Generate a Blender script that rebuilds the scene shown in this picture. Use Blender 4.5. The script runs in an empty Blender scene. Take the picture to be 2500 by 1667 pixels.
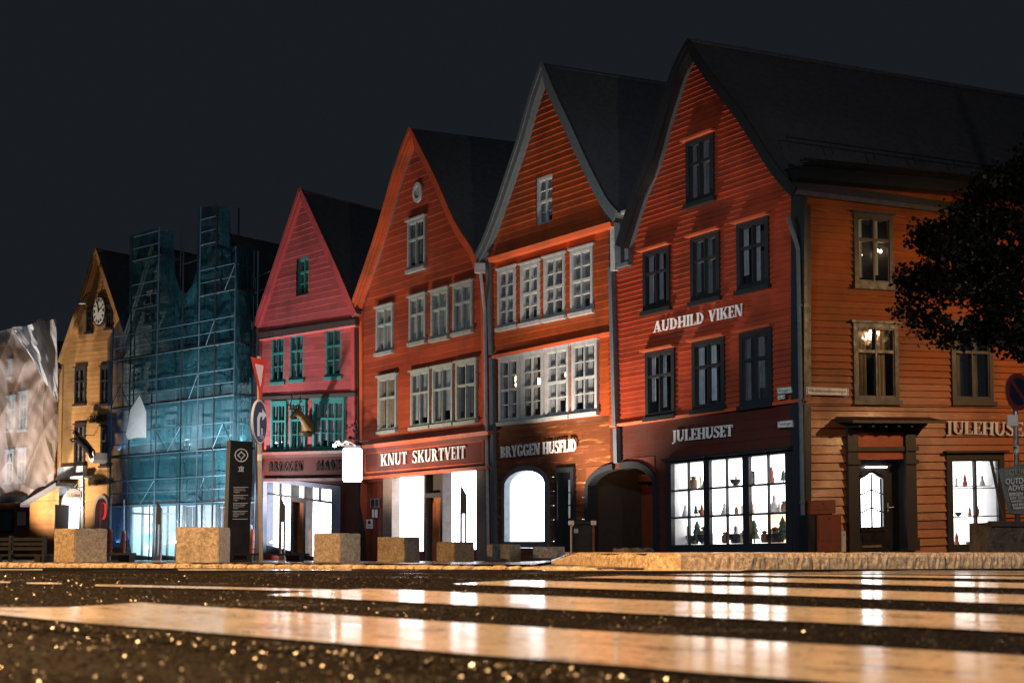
import bpy, bmesh, math, random
import numpy as np
from mathutils import Vector, Matrix
random.seed(7); rng = np.random.default_rng(11)
scene = bpy.context.scene
COL = scene.collection
# ------------------------------------------------------------------ camera model (lens, tilt and shift measured from the photo)
F = 3500.0; W0, H0 = 2500.0, 1667.0; HOR = 1345.0
PITCH = math.radians(4.0); CAMZ = 0.15
SHIFT = (HOR - H0/2)/F - math.tan(PITCH)
CP, SP = math.cos(PITCH), math.sin(PITCH)
def ray(px, py):
    xc = (px - W0/2)/F; yc = (H0/2 - py)/F + SHIFT
    return Vector((xc, CP - yc*SP, SP + yc*CP))
def at_depth(px, py, Y):
    d = ray(px, py); t = Y/d.y
    return Vector((d.x*t, Y, CAMZ + d.z*t))
def gx(px, Y): return at_depth(px, HOR, Y).x

# ------------------------------------------------------------------ ground heights
def sm(a, b, x):
    t = min(1.0, max(0.0, (x - a)/(b - a))); return t*t*(3 - 2*t)
def zroad(X, Y):
    return 0.04*math.exp(-((Y - 6.0)/3.0)**2) - 0.0064*min(50, max(0.0, Y - 10))
def zpave(X, Y):
    u = X/max(Y, 1)
    lo = 0.006 - 0.0062*min(36, max(-3, Y - 18)); hi = 0.128
    k = sm(0.022, 0.044, u)
    return lo*(1 - k) + hi*k

# ------------------------------------------------------------------ objects and properties
def tag(o, label=None, cat=None, group=None, kind=None):
    if label: o['label'] = label
    if cat: o['category'] = cat
    if group: o['group'] = group
    if kind: o['kind'] = kind
    return o
def thing(name, label, cat, loc, group=None):
    o = bpy.data.objects.new(name, None); o.empty_display_size = 0.2
    COL.objects.link(o); o.location = loc
    return tag(o, label, cat, group)
def wloc(o):
    v = Vector((0, 0, 0))
    while o is not None: v += o.location; o = o.parent
    return v
class MB:
    def __init__(s): s.v = []; s.f = []; s.c = []
    def face(s, pts, c=0.5):
        n = len(s.v); s.v += [tuple(p) for p in pts]; s.f.append(tuple(range(n, n + len(pts)))); s.c.append(c)
    def mesh(s, verts, faces, c=0.5):
        n = len(s.v); s.v += [tuple(p) for p in verts]
        for f in faces: s.f.append(tuple(i + n for i in f)); s.c.append(c)
    def solid(s, a, b, c=0.5, caps=True):
        """two loops a (front) and b (back) of equal length"""
        n = len(s.v); m = len(a); s.v += [tuple(p) for p in a] + [tuple(p) for p in b]
        if caps: s.f += [tuple(range(n, n + m)), tuple(range(n + 2*m - 1, n + m - 1, -1))]; s.c += [c, c]
        for i in range(m):
            j = (i + 1) % m; s.f.append((n + i, n + m + i, n + m + j, n + j)); s.c.append(c)
    def box(s, c0, c1, c=0.5):
        (x0, y0, z0), (x1, y1, z1) = c0, c1
        s.solid([(x0,y0,z0),(x1,y0,z0),(x1,y0,z1),(x0,y0,z1)], [(x0,y1,z0),(x1,y1,z0),(x1,y1,z1),(x0,y1,z1)], c)
    def tube(s, pts, r, seg=8, c=0.5):
        pts = [Vector(p) for p in pts]; rs = r if isinstance(r, (list, tuple)) else [r]*len(pts)
        n0 = len(s.v); ref = None
        for i, p in enumerate(pts):
            t = (pts[min(i+1, len(pts)-1)] - pts[max(i-1, 0)]).normalized()
            if ref is None: ref = Vector((0,0,1)) if abs(t.z) < .9 else Vector((1,0,0))
            a = t.cross(ref).normalized(); b = a.cross(t).normalized(); ref = b
            for k in range(seg):
                w = 2*math.pi*k/seg; s.v.append(tuple(p + (a*math.cos(w) + b*math.sin(w))*rs[i]))
        for i in range(len(pts)-1):
            for k in range(seg):
                q = (k+1) % seg
                s.f.append((n0+i*seg+k, n0+i*seg+q, n0+(i+1)*seg+q, n0+(i+1)*seg+k)); s.c.append(c)
        s.f.append(tuple(n0+k for k in range(seg))[::-1]); s.c.append(c)
        e = n0+(len(pts)-1)*seg; s.f.append(tuple(e+k for k in range(seg))); s.c.append(c)
    def lathe(s, base, prof, seg=12, c=0.5, sx=1, sy=1):
        n0 = len(s.v); b = Vector(base)
        for (r, z) in prof:
            for k in range(seg):
                w = 2*math.pi*k/seg; s.v.append((b.x + r*sx*math.cos(w), b.y + r*sy*math.sin(w), b.z + z))
        for i in range(len(prof)-1):
            for k in range(seg):
                q = (k+1) % seg; s.f.append((n0+i*seg+k, n0+i*seg+q, n0+(i+1)*seg+q, n0+(i+1)*seg+k)); s.c.append(c)
        s.f.append(tuple(n0+k for k in range(seg))[::-1]); s.c.append(c)
        e = n0+(len(prof)-1)*seg; s.f.append(tuple(e+k for k in range(seg))); s.c.append(c)
    def build(s, name, mat, parent=None, smooth=False, recalc=True):
        me = bpy.data.meshes.new(name); o = bpy.data.objects.new(name, me); COL.objects.link(o)
        base = wloc(parent) if parent is not None else (Vector(np.mean(np.array(s.v), axis=0)) if s.v else Vector())
        if parent is None:
            o.location = base
            base = Vector(base)
        else: o.parent = parent
        A = np.array(s.v, dtype=float).reshape(-1, 3) - np.array(base)
        me.from_pydata(A.tolist(), [], s.f)
        if recalc:
            bm = bmesh.new(); bm.from_mesh(me); bmesh.ops.recalc_face_normals(bm, faces=bm.faces); bm.to_mesh(me); bm.free()
        at = me.attributes.new('bv', 'FLOAT', 'FACE'); at.data.foreach_set('value', np.array(s.c, dtype=np.float32))
        if smooth: me.shade_smooth()
        me.materials.append(mat); me.update()
        return o

# ------------------------------------------------------------------ materials
class NT:
    def __init__(s, name):
        s.m = bpy.data.materials.new(name); s.m.use_nodes = True; s.t = s.m.node_tree; s.t.nodes.clear()
        s.out = s.n('ShaderNodeOutputMaterial')
    def n(s, typ, **kw):
        x = s.t.nodes.new(typ)
        for k, v in kw.items(): setattr(x, k, v)
        return x
    def l(s, a, b): s.t.links.new(a, b)
    def noise(s, scale, vec=None, detail=3, rough=.6, dim='3D'):
        x = s.n('ShaderNodeTexNoise'); x.inputs['Scale'].default_value = scale; x.inputs['Detail'].default_value = detail; x.inputs['Roughness'].default_value = rough
        if vec is not None: s.l(vec, x.inputs['Vector'])
        return x.outputs['Fac']
    def geo(s): return s.n('ShaderNodeNewGeometry').outputs['Position']
    def scaled(s, vec, sc):
        x = s.n('ShaderNodeVectorMath', operation='MULTIPLY'); s.l(vec, x.inputs[0]); x.inputs[1].default_value = sc; return x.outputs[0]
    def mr(s, v, a, b, c, d):
        x = s.n('ShaderNodeMapRange'); s.l(v, x.inputs['Value'])
        for k, q in zip(('From Min','From Max','To Min','To Max'), (a, b, c, d)): x.inputs[k].default_value = q
        return x.outputs['Result']
    def math(s, op, a, b):
        x = s.n('ShaderNodeMath', operation=op)
        for i, q in enumerate((a, b)):
            if isinstance(q, (int, float)): x.inputs[i].default_value = q
            else: s.l(q, x.inputs[i])
        return x.outputs[0]
    def mix(s, f, a, b):
        x = s.n('ShaderNodeMix', data_type='RGBA')
        for i, q in ((0, f), (6, a), (7, b)):
            if isinstance(q, (int, float)): x.inputs[i].default_value = q
            elif isinstance(q, tuple): x.inputs[i].default_value = (*q, 1)
            else: s.l(q, x.inputs[i])
        return x.outputs[2]
    def bump(s, h, strength, dist=0.01):
        x = s.n('ShaderNodeBump'); x.inputs['Strength'].default_value = strength; x.inputs['Distance'].default_value = dist; s.l(h, x.inputs['Height']); return x.outputs[0]
    def pbsdf(s, col=None, rough=.5, metal=0, normal=None, spec=.5):
        p = s.n('ShaderNodeBsdfPrincipled')
        if isinstance(col, tuple): p.inputs['Base Color'].default_value = (*col, 1)
        elif col is not None: s.l(col, p.inputs['Base Color'])
        if isinstance(rough, (int, float)): p.inputs['Roughness'].default_value = rough
        else: s.l(rough, p.inputs['Roughness'])
        p.inputs['Metallic'].default_value = metal; p.inputs['Specular IOR Level'].default_value = spec
        if normal is not None: s.l(normal, p.inputs['Normal'])
        return p
def mat_wood(name, col, dirt=(.03,.015,.01), var=.35, wear=.0, wearcol=(.3,.2,.1), rough=.5):
    """painted boards: each board its own tone, grain along the board, weather stains"""
    s = NT(name); P = s.geo(); tc = s.n('ShaderNodeTexCoord').outputs['Object']
    bv = s.n('ShaderNodeAttribute', attribute_name='bv').outputs['Fac']
    grain = s.noise(1.0, s.scaled(P, (3.0, 3.0, 60.0)), 4, .6)
    blot = s.noise(.9, P, 4, .55)
    c1 = s.mix(s.mr(bv, 0, 1, 0, var), col, tuple(x*.45 for x in col))
    c2 = s.mix(s.mr(blot, .47, .68, 0, .55), c1, tuple(a*.5 + b*.5 for a, b in zip([x*.5 for x in col], dirt)))
    c3 = s.mix(s.mr(grain, .55, .8, 0, .55), c2, dirt)
    if wear > 0:
        wn = s.noise(1.6, s.scaled(P, (.7, .7, 8)), 5, .7)
        c3 = s.mix(s.mr(wn, .62 - wear*.2, .70, 0, .85), c3, wearcol)
    h = s.math('ADD', s.math('MULTIPLY', grain, .6), s.noise(14, P, 3))
    p = s.pbsdf(c3, s.mr(blot, .3, .7, rough - .12, rough + .15), 0, s.bump(h, .35, .012), .45)
    s.l(p.outputs[0], s.out.inputs[0]); return s.m
def mat_paint(name, col, rough=.45, var=.25, metal=0, scale=6, bump=.15, spec=.5):
    s = NT(name); P = s.geo(); n = s.noise(scale, P, 5, .65)
    p = s.pbsdf(s.mix(s.mr(n, .4, .72, 0, var*2), col, tuple(x*.35 for x in col)), s.mr(n, .3, .7, rough - .08, rough + .12), metal, s.bump(s.noise(scale*5, P, 3), bump, .006), spec)
    s.l(p.outputs[0], s.out.inputs[0]); return s.m
def mat_emit(name, col, st, nz=0.0, scale=3, col2=None):
    s = NT(name); e = s.n('ShaderNodeEmission'); e.inputs['Color'].default_value = (*col, 1); e.inputs['Strength'].default_value = st
    if nz > 0:
        n = s.noise(scale, s.geo(), 3); s.l(s.mr(n, .35, .65, st*(1 - nz), st*(1 + nz)), e.inputs['Strength'])
    if col2: s.l(s.mix(s.mr(s.noise(scale*.6, s.geo(), 2), .42, .58, 0, 1), col, col2), e.inputs['Color'])
    s.l(e.outputs[0], s.out.inputs[0]); return s.m
def mat_glass(name, refl=.16, tint=(.85,.88,.9)):
    s = NT(name); t = s.n('ShaderNodeBsdfTransparent'); t.inputs[0].default_value = (*tint, 1)
    g = s.n('ShaderNodeBsdfGlossy'); g.inputs['Roughness'].default_value = .03
    s.l(s.bump(s.noise(2.5, s.geo(), 2), .25, .02), g.inputs['Normal'])
    m = s.n('ShaderNodeMixShader'); lw = s.n('ShaderNodeLayerWeight'); lw.inputs[0].default_value = .35
    s.l(s.mr(lw.outputs['Fresnel'], 0, 1, refl*.5, min(1, refl*4)), m.inputs[0]); s.l(t.outputs[0], m.inputs[1]); s.l(g.outputs[0], m.inputs[2]); s.l(m.outputs[0], s.out.inputs[0]); return s.m
def mat_net(name, col, alpha, trans=.5, scale=1.2, lo=.6, wr=.8):
    s = NT(name); P = s.geo(); t = s.n('ShaderNodeBsdfTransparent'); t.inputs[0].default_value = (.75,.9,.95,1)
    d = s.n('ShaderNodeBsdfDiffuse'); d.inputs[0].default_value = (*col, 1)
    tr = s.n('ShaderNodeBsdfTranslucent'); tr.inputs[0].default_value = (*col, 1)
    bn = s.bump(s.math('ADD', s.noise(2.6, s.scaled(P, (1.6,1.6,.7)), 5, .7), s.math('MULTIPLY', s.noise(11, P, 3), .25)), wr, .25); s.l(bn, d.inputs['Normal']); s.l(bn, tr.inputs['Normal'])
    a = s.n('ShaderNodeMixShader'); a.inputs[0].default_value = trans; s.l(d.outputs[0], a.inputs[1]); s.l(tr.outputs[0], a.inputs[2])
    m = s.n('ShaderNodeMixShader'); n = s.noise(scale, s.scaled(P, (1,1,.35)), 4)
    s.l(s.mr(n, .35, .7, alpha*lo, min(1, alpha*1.35)), m.inputs[0]); s.l(t.outputs[0], m.inputs[1]); s.l(a.outputs[0], m.inputs[2]); s.l(m.outputs[0], s.out.inputs[0]); return s.m
def mat_stone(name, col, dark, scale=14, rough=.55, bump=.7, spec=.5):
    s = NT(name); P = s.geo(); n1 = s.noise(scale, P, 6, .75); n2 = s.noise(scale*.22, P, 4, .6); n3 = s.noise(scale*3, P, 3, .7)
    c = s.mix(s.mr(n1, .38, .62, 0, 1), dark, col); c = s.mix(s.mr(n2, .52, .7, 0, .7), c, dark); c = s.mix(s.mr(n3, .58, .72, 0, .7), c, tuple(min(1, x*1.7) for x in col))
    p = s.pbsdf(c, rough, 0, s.bump(s.math('ADD', n1, s.math('MULTIPLY', n3, .5)), bump, .02), spec); s.l(p.outputs[0], s.out.inputs[0]); return s.m

M = {}
M['red_a'] = mat_wood('paint_red_corner', (.42,.062,.024), var=.3)
M['red_a_side'] = mat_wood('paint_red_side', (.43,.115,.028), var=.3, wear=.02, wearcol=(.6,.28,.12), rough=.38)
M['red_b'] = mat_wood('paint_red_craft', (.44,.080,.017), var=.35)
M['raw_b'] = mat_wood('stained_knotty_wood', (.17,.050,.018), var=.5, wear=.30, wearcol=(.50,.22,.07))
M['red_c'] = mat_wood('paint_red_weathered', (.43,.072,.027), var=.7, dirt=(.05,.02,.015))
M['pink'] = mat_wood('paint_pink', (.50,.105,.105), var=.45, dirt=(.10,.03,.03))
M['yellow'] = mat_wood('paint_yellow', (.56,.29,.105), var=.35, dirt=(.14,.06,.02))
M['brownwall'] = mat_wood('paint_brown', (.30,.13,.06), var=.4)
M['orangewall'] = mat_wood('paint_orange', (.40,.18,.06), var=.3)
M['white_wall'] = mat_wood('paint_offwhite', (.55,.62,.64), var=.3, dirt=(.12,.14,.15))
M['slate'] = mat_paint('paint_slate', (.018,.021,.026), .42)
M['slate_b'] = mat_paint('paint_bluegrey', (.11,.135,.16), .45)
M['ltgrey'] = mat_paint('paint_lightgrey', (.42,.45,.48), .45)
M['greenish'] = mat_paint('paint_greygreen', (.30,.33,.31), .5)
M['teal'] = mat_paint('paint_teal', (.04,.22,.20), .5)
M['redtrim'] = mat_wood('paint_red_trim', (.56,.10,.035), var=.1)
M['pinktrim'] = mat_wood('paint_pink_trim', (.48,.080,.085), var=.1)
M['yellowtrim'] = mat_wood('paint_yellow_trim', (.58,.29,.105), var=.1)
M['brown_trim'] = mat_paint('paint_dark_brown', (.035,.028,.024), .45)
M['fascia'] = mat_wood('paint_fascia_red', (.17,.034,.022), var=.15)
M['fascia2'] = mat_wood('paint_fascia_brown', (.080,.017,.011), var=.2)
M['darkwood'] = mat_paint('dark_wood', (.035,.022,.018), .6)
M['greywood'] = mat_wood('weathered_post', (.32,.24,.20), var=.3)
M['planks'] = mat_wood('red_plank_door', (.24,.045,.022), var=.6)
M['door_orange'] = mat_wood('varnished_door', (.46,.14,.05), var=.2, rough=.3)
M['roof'] = mat_paint('roof_tiles_dark', (.17,.17,.185), .6, spec=.35, metal=.4)
M['interior'] = mat_paint('interior_dark', (.05,.05,.055), .9)
M['curtain'] = mat_paint('curtain_cloth', (.80,.81,.83), .9, var=.3, scale=2)
M['curtain_d'] = mat_paint('curtain_cloth_dim', (.40,.40,.42), .9, var=.3, scale=2)
M['curtain_w'] = mat_paint('curtain_cloth_warm', (.6,.45,.30), .9, var=.3, scale=2)
M['glass'] = mat_glass('window_glass', .16)
M['glass_shop'] = mat_glass('shop_glass', .06, (.97,.98,1))
M['white_letter'] = mat_paint('letter_white', (.80,.80,.82), .4, var=.12)
M['dark_letter'] = mat_paint('letter_dark', (.020,.014,.012), .4)
M['black'] = mat_paint('black_enamel', (.012,.013,.016), .35)
M['iron'] = mat_paint('wrought_iron', (.02,.02,.024), .4, metal=.3)
M['steel'] = mat_paint('galvanised_steel', (.50,.53,.56), .35, metal=.7)
M['scafsteel'] = mat_paint('scaffold_tube', (.12,.22,.28), .45, metal=.3)
M['darksteel'] = mat_paint('dark_steel', (.06,.065,.075), .4, metal=.4)
M['shop'] = mat_emit('lit_shop_room', (.93,.97,1.0), 7.0, .25, 1.4)
M['shop_cyan'] = mat_emit('lit_cyan_room', (.25,.85,.95), 3.0, .5, 3, (.9,1,1))
M['display_room'] = mat_paint('display_white', (.85,.85,.86), .7, var=.05)
M['display_back'] = mat_emit('display_back_glow', (1.0,.97,.93), 4.2, .12, 3)
M['display_warm'] = mat_emit('display_warm_glow', (1.0,.66,.42), 2.4, .2, 4)
M['sign_white'] = mat_emit('lit_sign_white', (.95,.98,1.0), 2.5)
M['lamp_white'] = mat_emit('lamp_white', (.85,.97,1.0), 70)
M['lamp_warm'] = mat_emit('lamp_warm', (1.0,.62,.28), 14)
M['concrete'] = mat_stone('concrete_block', (.44,.36,.26), (.19,.14,.09), 20)
M['concrete_d'] = mat_stone('concrete_dirty', (.26,.23,.19), (.07,.06,.05), 16)
M['granite'] = mat_stone('granite_kerb', (.62,.50,.34), (.22,.15,.09), 22, .40, 1.0)
M['cobble'] = mat_stone('wet_paving', (.12,.10,.08), (.03,.025,.02), 7, .28, .6)
M['plate'] = mat_paint('enamel_plate', (.75,.75,.74), .35, var=.08)
M['net'] = mat_net('scaffold_net_teal', (.045,.19,.235), .70, lo=.75)
M['net_blue'] = mat_net('scaffold_net_blue', (.035,.085,.20), .74)
M['tarp'] = mat_net('tarp_sheer', (.60,.50,.47), .42, .4, 1.4, .7, .12)
M['tarp_heavy'] = mat_net('tarp_heavy', (.62,.63,.67), .96, .25, 1.5, .97, .6)
M['banner_white'] = mat_paint('white_banner', (.78,.76,.74), .6, var=.08)
M['orange_wrap'] = mat_paint('orange_padding', (.75,.16,.08), .6)
# ------------------------------------------------------------------ facade planes
class Plane:
    def __init__(s, px0, Y0, px1, Y1):
        """left end (px0 at distance Y0) to right end; D to the right, N out towards the street"""
        a = Vector((gx(px0, Y0), Y0, 0)); b = Vector((gx(px1, Y1), Y1, 0))
        s.O = a; s.D = (b - a).normalized(); s.N = Vector((s.D.y, -s.D.x, 0)); s.L = (b - a).length; s.a = 0; s.b = 0
        s.W = -s.N
    def sz(s, px, py, n=0):
        d = ray(px, py); c = Vector((0, 0, CAMZ)); o = s.O + s.N*n
        t = (o - c).dot(s.N)/d.dot(s.N); p = c + d*t
        return ((p - o).dot(s.D), p.z)
    def P(s, u, z, n=0): return s.O + s.D*u + s.N*n + Vector((0, 0, z))
    def uv(s, px, py, n=0):
        u, z = s.sz(px, py, n); return (u, (z - s.a*u)/(1 + s.b*u))
    def sv(s, u, v): return (u, v + (s.a + s.b*v)*u)
    def U(s, u, v, n=0): return s.P(u, v + (s.a + s.b*v)*u, n)
    def fit(s, lines):
        g = []
        for x0, y0, x1, y1 in lines:
            p, q = s.sz(x0, y0), s.sz(x1, y1); k = (q[1] - p[1])/(q[0] - p[0]); g.append((k, p[1] - k*p[0]))   # slope, z at s=0
        if len(g) == 1: s.a, s.b = g[0][0], 0
        else:
            (k0, v0), (k1, v1) = g[0], g[1]; s.b = (k1 - k0)/(v1 - v0); s.a = k0 - s.b*v0
        return s
def interp(poly, v):
    """u at height v on a polyline of (u,v) with rising v"""
    if v <= poly[0][1]: return poly[0][0]
    for (u0, v0), (u1, v1) in zip(poly, poly[1:]):
        if v <= v1: return u0 + (u1 - u0)*(v - v0)/max(1e-6, v1 - v0)
    return poly[-1][0]
def inset(poly, d, side):
    """shift a rake polyline (bottom to apex) inward by d"""
    out = []
    for i, p in enumerate(poly):
        a = poly[max(0, i-1)]; b = poly[min(len(poly)-1, i+1)]
        tx, ty = b[0]-a[0], b[1]-a[1]; l = math.hypot(tx, ty); tx /= l; ty /= l
        nx, ny = (ty, -tx) if side == 'L' else (-ty, tx)
        out.append((p[0] + nx*d, p[1] + ny*d))
    return out
def smooth_poly(p, n=3):
    """Catmull-Rom resample"""
    r = []
    for i in range(len(p)-1):
        p0 = p[max(0,i-1)]; p1 = p[i]; p2 = p[i+1]; p3 = p[min(len(p)-1,i+2)]
        for k in range(n):
            t = k/n
            r.append(tuple(.5*((2*p1[j]) + (-p0[j]+p2[j])*t + (2*p0[j]-5*p1[j]+4*p2[j]-p3[j])*t*t + (-p0[j]+3*p1[j]-3*p2[j]+p3[j])*t**3) for j in (0,1)))
    r.append(p[-1]); return r

def boards(mb, pl, uL, uR, v0, v1, rowh, proud, holes=(), jitter=0.0, seg=1.6, n0=0.0, wob=0.0):
    """lapped boards between two edge functions, split around openings (u0,u1,v0,v1)"""
    rows = [v0]
    while rows[-1] < v1: rows.append(rows[-1] + rowh*(1 + random.uniform(-1, 1)*jitter))
    rows[-1] = v1
    for r0, r1 in zip(rows, rows[1:]):
        cut = sorted({r0, r1, *[h[2] for h in holes if r0 < h[2] < r1], *[h[3] for h in holes if r0 < h[3] < r1]})
        ph = random.uniform(0, 6); pb = proud*random.uniform(.85, 1.25)
        joints = [random.uniform(.2, 5) + k*random.uniform(3.2, 4.6) for k in range(12)]
        cb = [random.random() for _ in joints] + [random.random()]
        for a, b in zip(cut, cut[1:]):
            mid = (a + b)/2; x0, x1 = uL(mid), uR(mid)
            if x1 - x0 < .03: continue
            iv = [(x0, x1)]
            for h in holes:
                if h[2] <= mid <= h[3]:
                    nv = []
                    for p, q in iv:
                        if h[1] <= p or h[0] >= q: nv.append((p, q)); continue
                        if h[0] > p: nv.append((p, h[0]))
                        if h[1] < q: nv.append((h[1], q))
                    iv = nv
            for p, q in iv:
                el, er = (p == x0), (q == x1)
                n = max(1, int((q - p)/seg)); xs = [p + (q - p)*k/n for k in range(n+1)]
                xs = sorted(xs + [j for j in joints if p + .05 < j < q - .05])
                def nn(v, x): return n0 + pb*(1 - (v - r0)/max(1e-6, r1 - r0)) + wob*math.sin(x*2.1 + ph)*.5
                def vz(v, x): return v + wob*.9*math.sin(x*1.3 + ph) if v in (r0, r1) else v
                for xa, xb in zip(xs, xs[1:]):
                    ci = cb[sum(1 for j in joints if j <= xa + .01)]
                    la = uL(a) if (el and xa == p) else xa; lb = uL(b) if (el and xa == p) else xa
                    ra = uR(a) if (er and xb == q) else xb; rb = uR(b) if (er and xb == q) else xb
                    if ra <= la and rb <= lb: continue
                    rb = max(rb, lb); ra = max(ra, la)
                    mb.face([pl.U(la, vz(a, la), nn(a, la)), pl.U(ra, vz(a, ra), nn(a, ra)), pl.U(rb, vz(b, rb), nn(b, rb)), pl.U(lb, vz(b, lb), nn(b, lb))], ci)
                    if a == r0:
                        mb.face([pl.U(la, vz(a, la), nn(a, la)), pl.U(la, vz(a, la), n0 - .02), pl.U(ra, vz(a, ra), n0 - .02), pl.U(ra, vz(a, ra), nn(a, ra))], ci)
def ubox(mb, pl, u0, u1, v0, v1, n0, n1, c=.5):
    mb.solid([pl.U(u0,v0,n1), pl.U(u1,v0,n1), pl.U(u1,v1,n1), pl.U(u0,v1,n1)], [pl.U(u0,v0,n0), pl.U(u1,v0,n0), pl.U(u1,v1,n0), pl.U(u0,v1,n0)], c)
def uvrect(pl, r, n=0):
    """window given as (x left, x right, y top, y bottom) in photo pixels measured on its centre lines"""
    xl, xr, yt, yb = r; cx, cy = (xl + xr)/2, (yt + yb)/2
    return pl.uv(xl, cy, n)[0], pl.uv(xr, cy, n)[0], pl.uv(cx, yb, n)[1], pl.uv(cx, yt, n)[1]
def curtain(mb, pl, u0, u1, v0, v1, n, amp=.02, wl=.09, gather=0.0):
    k = max(4, int((u1 - u0)/.025)); top = []; bot = []
    for i in range(k+1):
        t = i/k; u = u0 + (u1 - u0)*t; uu = u0 + (u1 - u0)*t*(1 - gather)
        w = amp*math.sin(u/wl*6.283) + amp*.5*math.sin(u/wl*2.9)
        top.append(pl.U(u, v1, n + w)); bot.append(pl.U(uu, v0, n + w*1.2))
    for i in range(k): mb.face([bot[i], bot[i+1], top[i+1], top[i]])
def window(house, pl, r, mat, style='two', casing=.10, proud=.07, hood=.10, hoodmat=None, sill=True, kind='dark', label=None, interior=None, uv=None, cols=2, split=.36, muntin=1, glassmat=None, name='window'):
    """frame mesh as part; panes, sill, hood and curtains as sub-parts. Returns the wall opening."""
    u0, u1, v0, v1 = uv if uv else uvrect(pl, r, proud*.5)
    w, h = u1 - u0, v1 - v0; c = casing
    fr = MB()
    ubox(fr, pl, u0, u0+c, v0, v1, -.03, proud); ubox(fr, pl, u1-c, u1, v0, v1, -.03, proud)
    ubox(fr, pl, u0+c, u1-c, v1-c, v1, -.03, proud+.003); ubox(fr, pl, u0+c, u1-c, v0, v0+c*.8, -.03, proud+.003)
    a0, a1, b0, b1 = u0+c, u1-c, v0+c*.8, v1-c; sf = .030; q = proud - .022
    rows = [(b0, b1)] if style == 'single' else [(b0, b1 - (b1 - b0)*split), (b1 - (b1 - b0)*split, b1)]
    mid = [(a0 + (a1 - a0)*k/cols, a0 + (a1 - a0)*(k+1)/cols) for k in range(cols)]
    for ri, (rb, rt) in enumerate(rows):
        if ri == 1: ubox(fr, pl, a0, a1, rb-.035, rb+.035, -.02, proud-.012)
        for (ca, cb_) in mid:
            ubox(fr, pl, ca, ca+sf, rb, rt, -.03, q); ubox(fr, pl, cb_-sf, cb_, rb, rt, -.03, q)
            ubox(fr, pl, ca+sf, cb_-sf, rb, rb+sf, -.03, q-.003); ubox(fr, pl, ca+sf, cb_-sf, rt-sf, rt, -.03, q-.003)
            nm = muntin if ri == 0 else (muntin - 1 if style == 'two' else muntin)
            for k in range(1, max(0, nm) + 1):
                vm = rb + (rt - rb)*k/(nm + 1); ubox(fr, pl, ca+sf, cb_-sf, vm-.012, vm+.012, -.01, q-.006)
    for (ca, cb_) in mid[1:]: ubox(fr, pl, ca-.022, ca+.022, b0, b1, -.02, proud-.006)
    wo = fr.build(name, mat, house)
    if label: wo['label'] = label
    g = MB(); g.face([pl.U(a0, b0, .0), pl.U(a1, b0, .0), pl.U(a1, b1, .0), pl.U(a0, b1, .0)]); g.build('pane', glassmat or M['glass'], wo)
    if sill:
        sb = MB(); ubox(sb, pl, u0-.05, u1+.05, v0-.10, v0+.003, -.01, proud+.06); sb.build('sill', mat, wo)
    if hood > 0:
        hb = MB(); ubox(hb, pl, u0-.07, u1+.07, v1+.003, v1+.055, -.01, proud+hood); hb.build('hood', hoodmat or mat, wo)
    cm = M['curtain']
    if kind in ('curtain', 'half', 'dim', 'warm', 'full'):
        cu = MB(); ww = a1 - a0
        if kind == 'full': curtain(cu, pl, a0, a1, b0, b1, -.055, .010, .13)
        else:
            f = {'curtain': .40, 'half': .22, 'dim': .36, 'warm': .40}[kind]
            for ca, cb_ in mid:
                wc = cb_ - ca
                curtain(cu, pl, ca, ca + wc*random.uniform(f, f+.25), b0 + random.uniform(0, .2)*h*(kind != 'warm'), b1, -.055, .010, .10)
        cu.build('curtain', {'dim': M['curtain_d'], 'warm': M['curtain_w']}.get(kind, cm), wo)
    if interior is not None:
        D = -.55
        e = .0
        for pts in ([(u0+c,b0,-.02),(u1-c,b0,-.02),(u1-c,b0,D),(u0+c,b0,D)], [(u0+c,b1,-.02),(u1-c,b1,-.02),(u1-c,b1,D),(u0+c,b1,D)],
                    [(u0+c,b0,-.02),(u0+c,b1,-.02),(u0+c,b1,D),(u0+c,b0,D)], [(u1-c,b0,-.02),(u1-c,b1,-.02),(u1-c,b1,D),(u1-c,b0,D)],
                    [(u0+c,b0,D),(u1-c,b0,D),(u1-c,b1,D),(u0+c,b1,D)]):
            interior.face([pl.U(*p) for p in pts])
    return (u0 + c*.5, u1 - c*.5, v0 + c*.4, v1 - c*.5)
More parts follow.
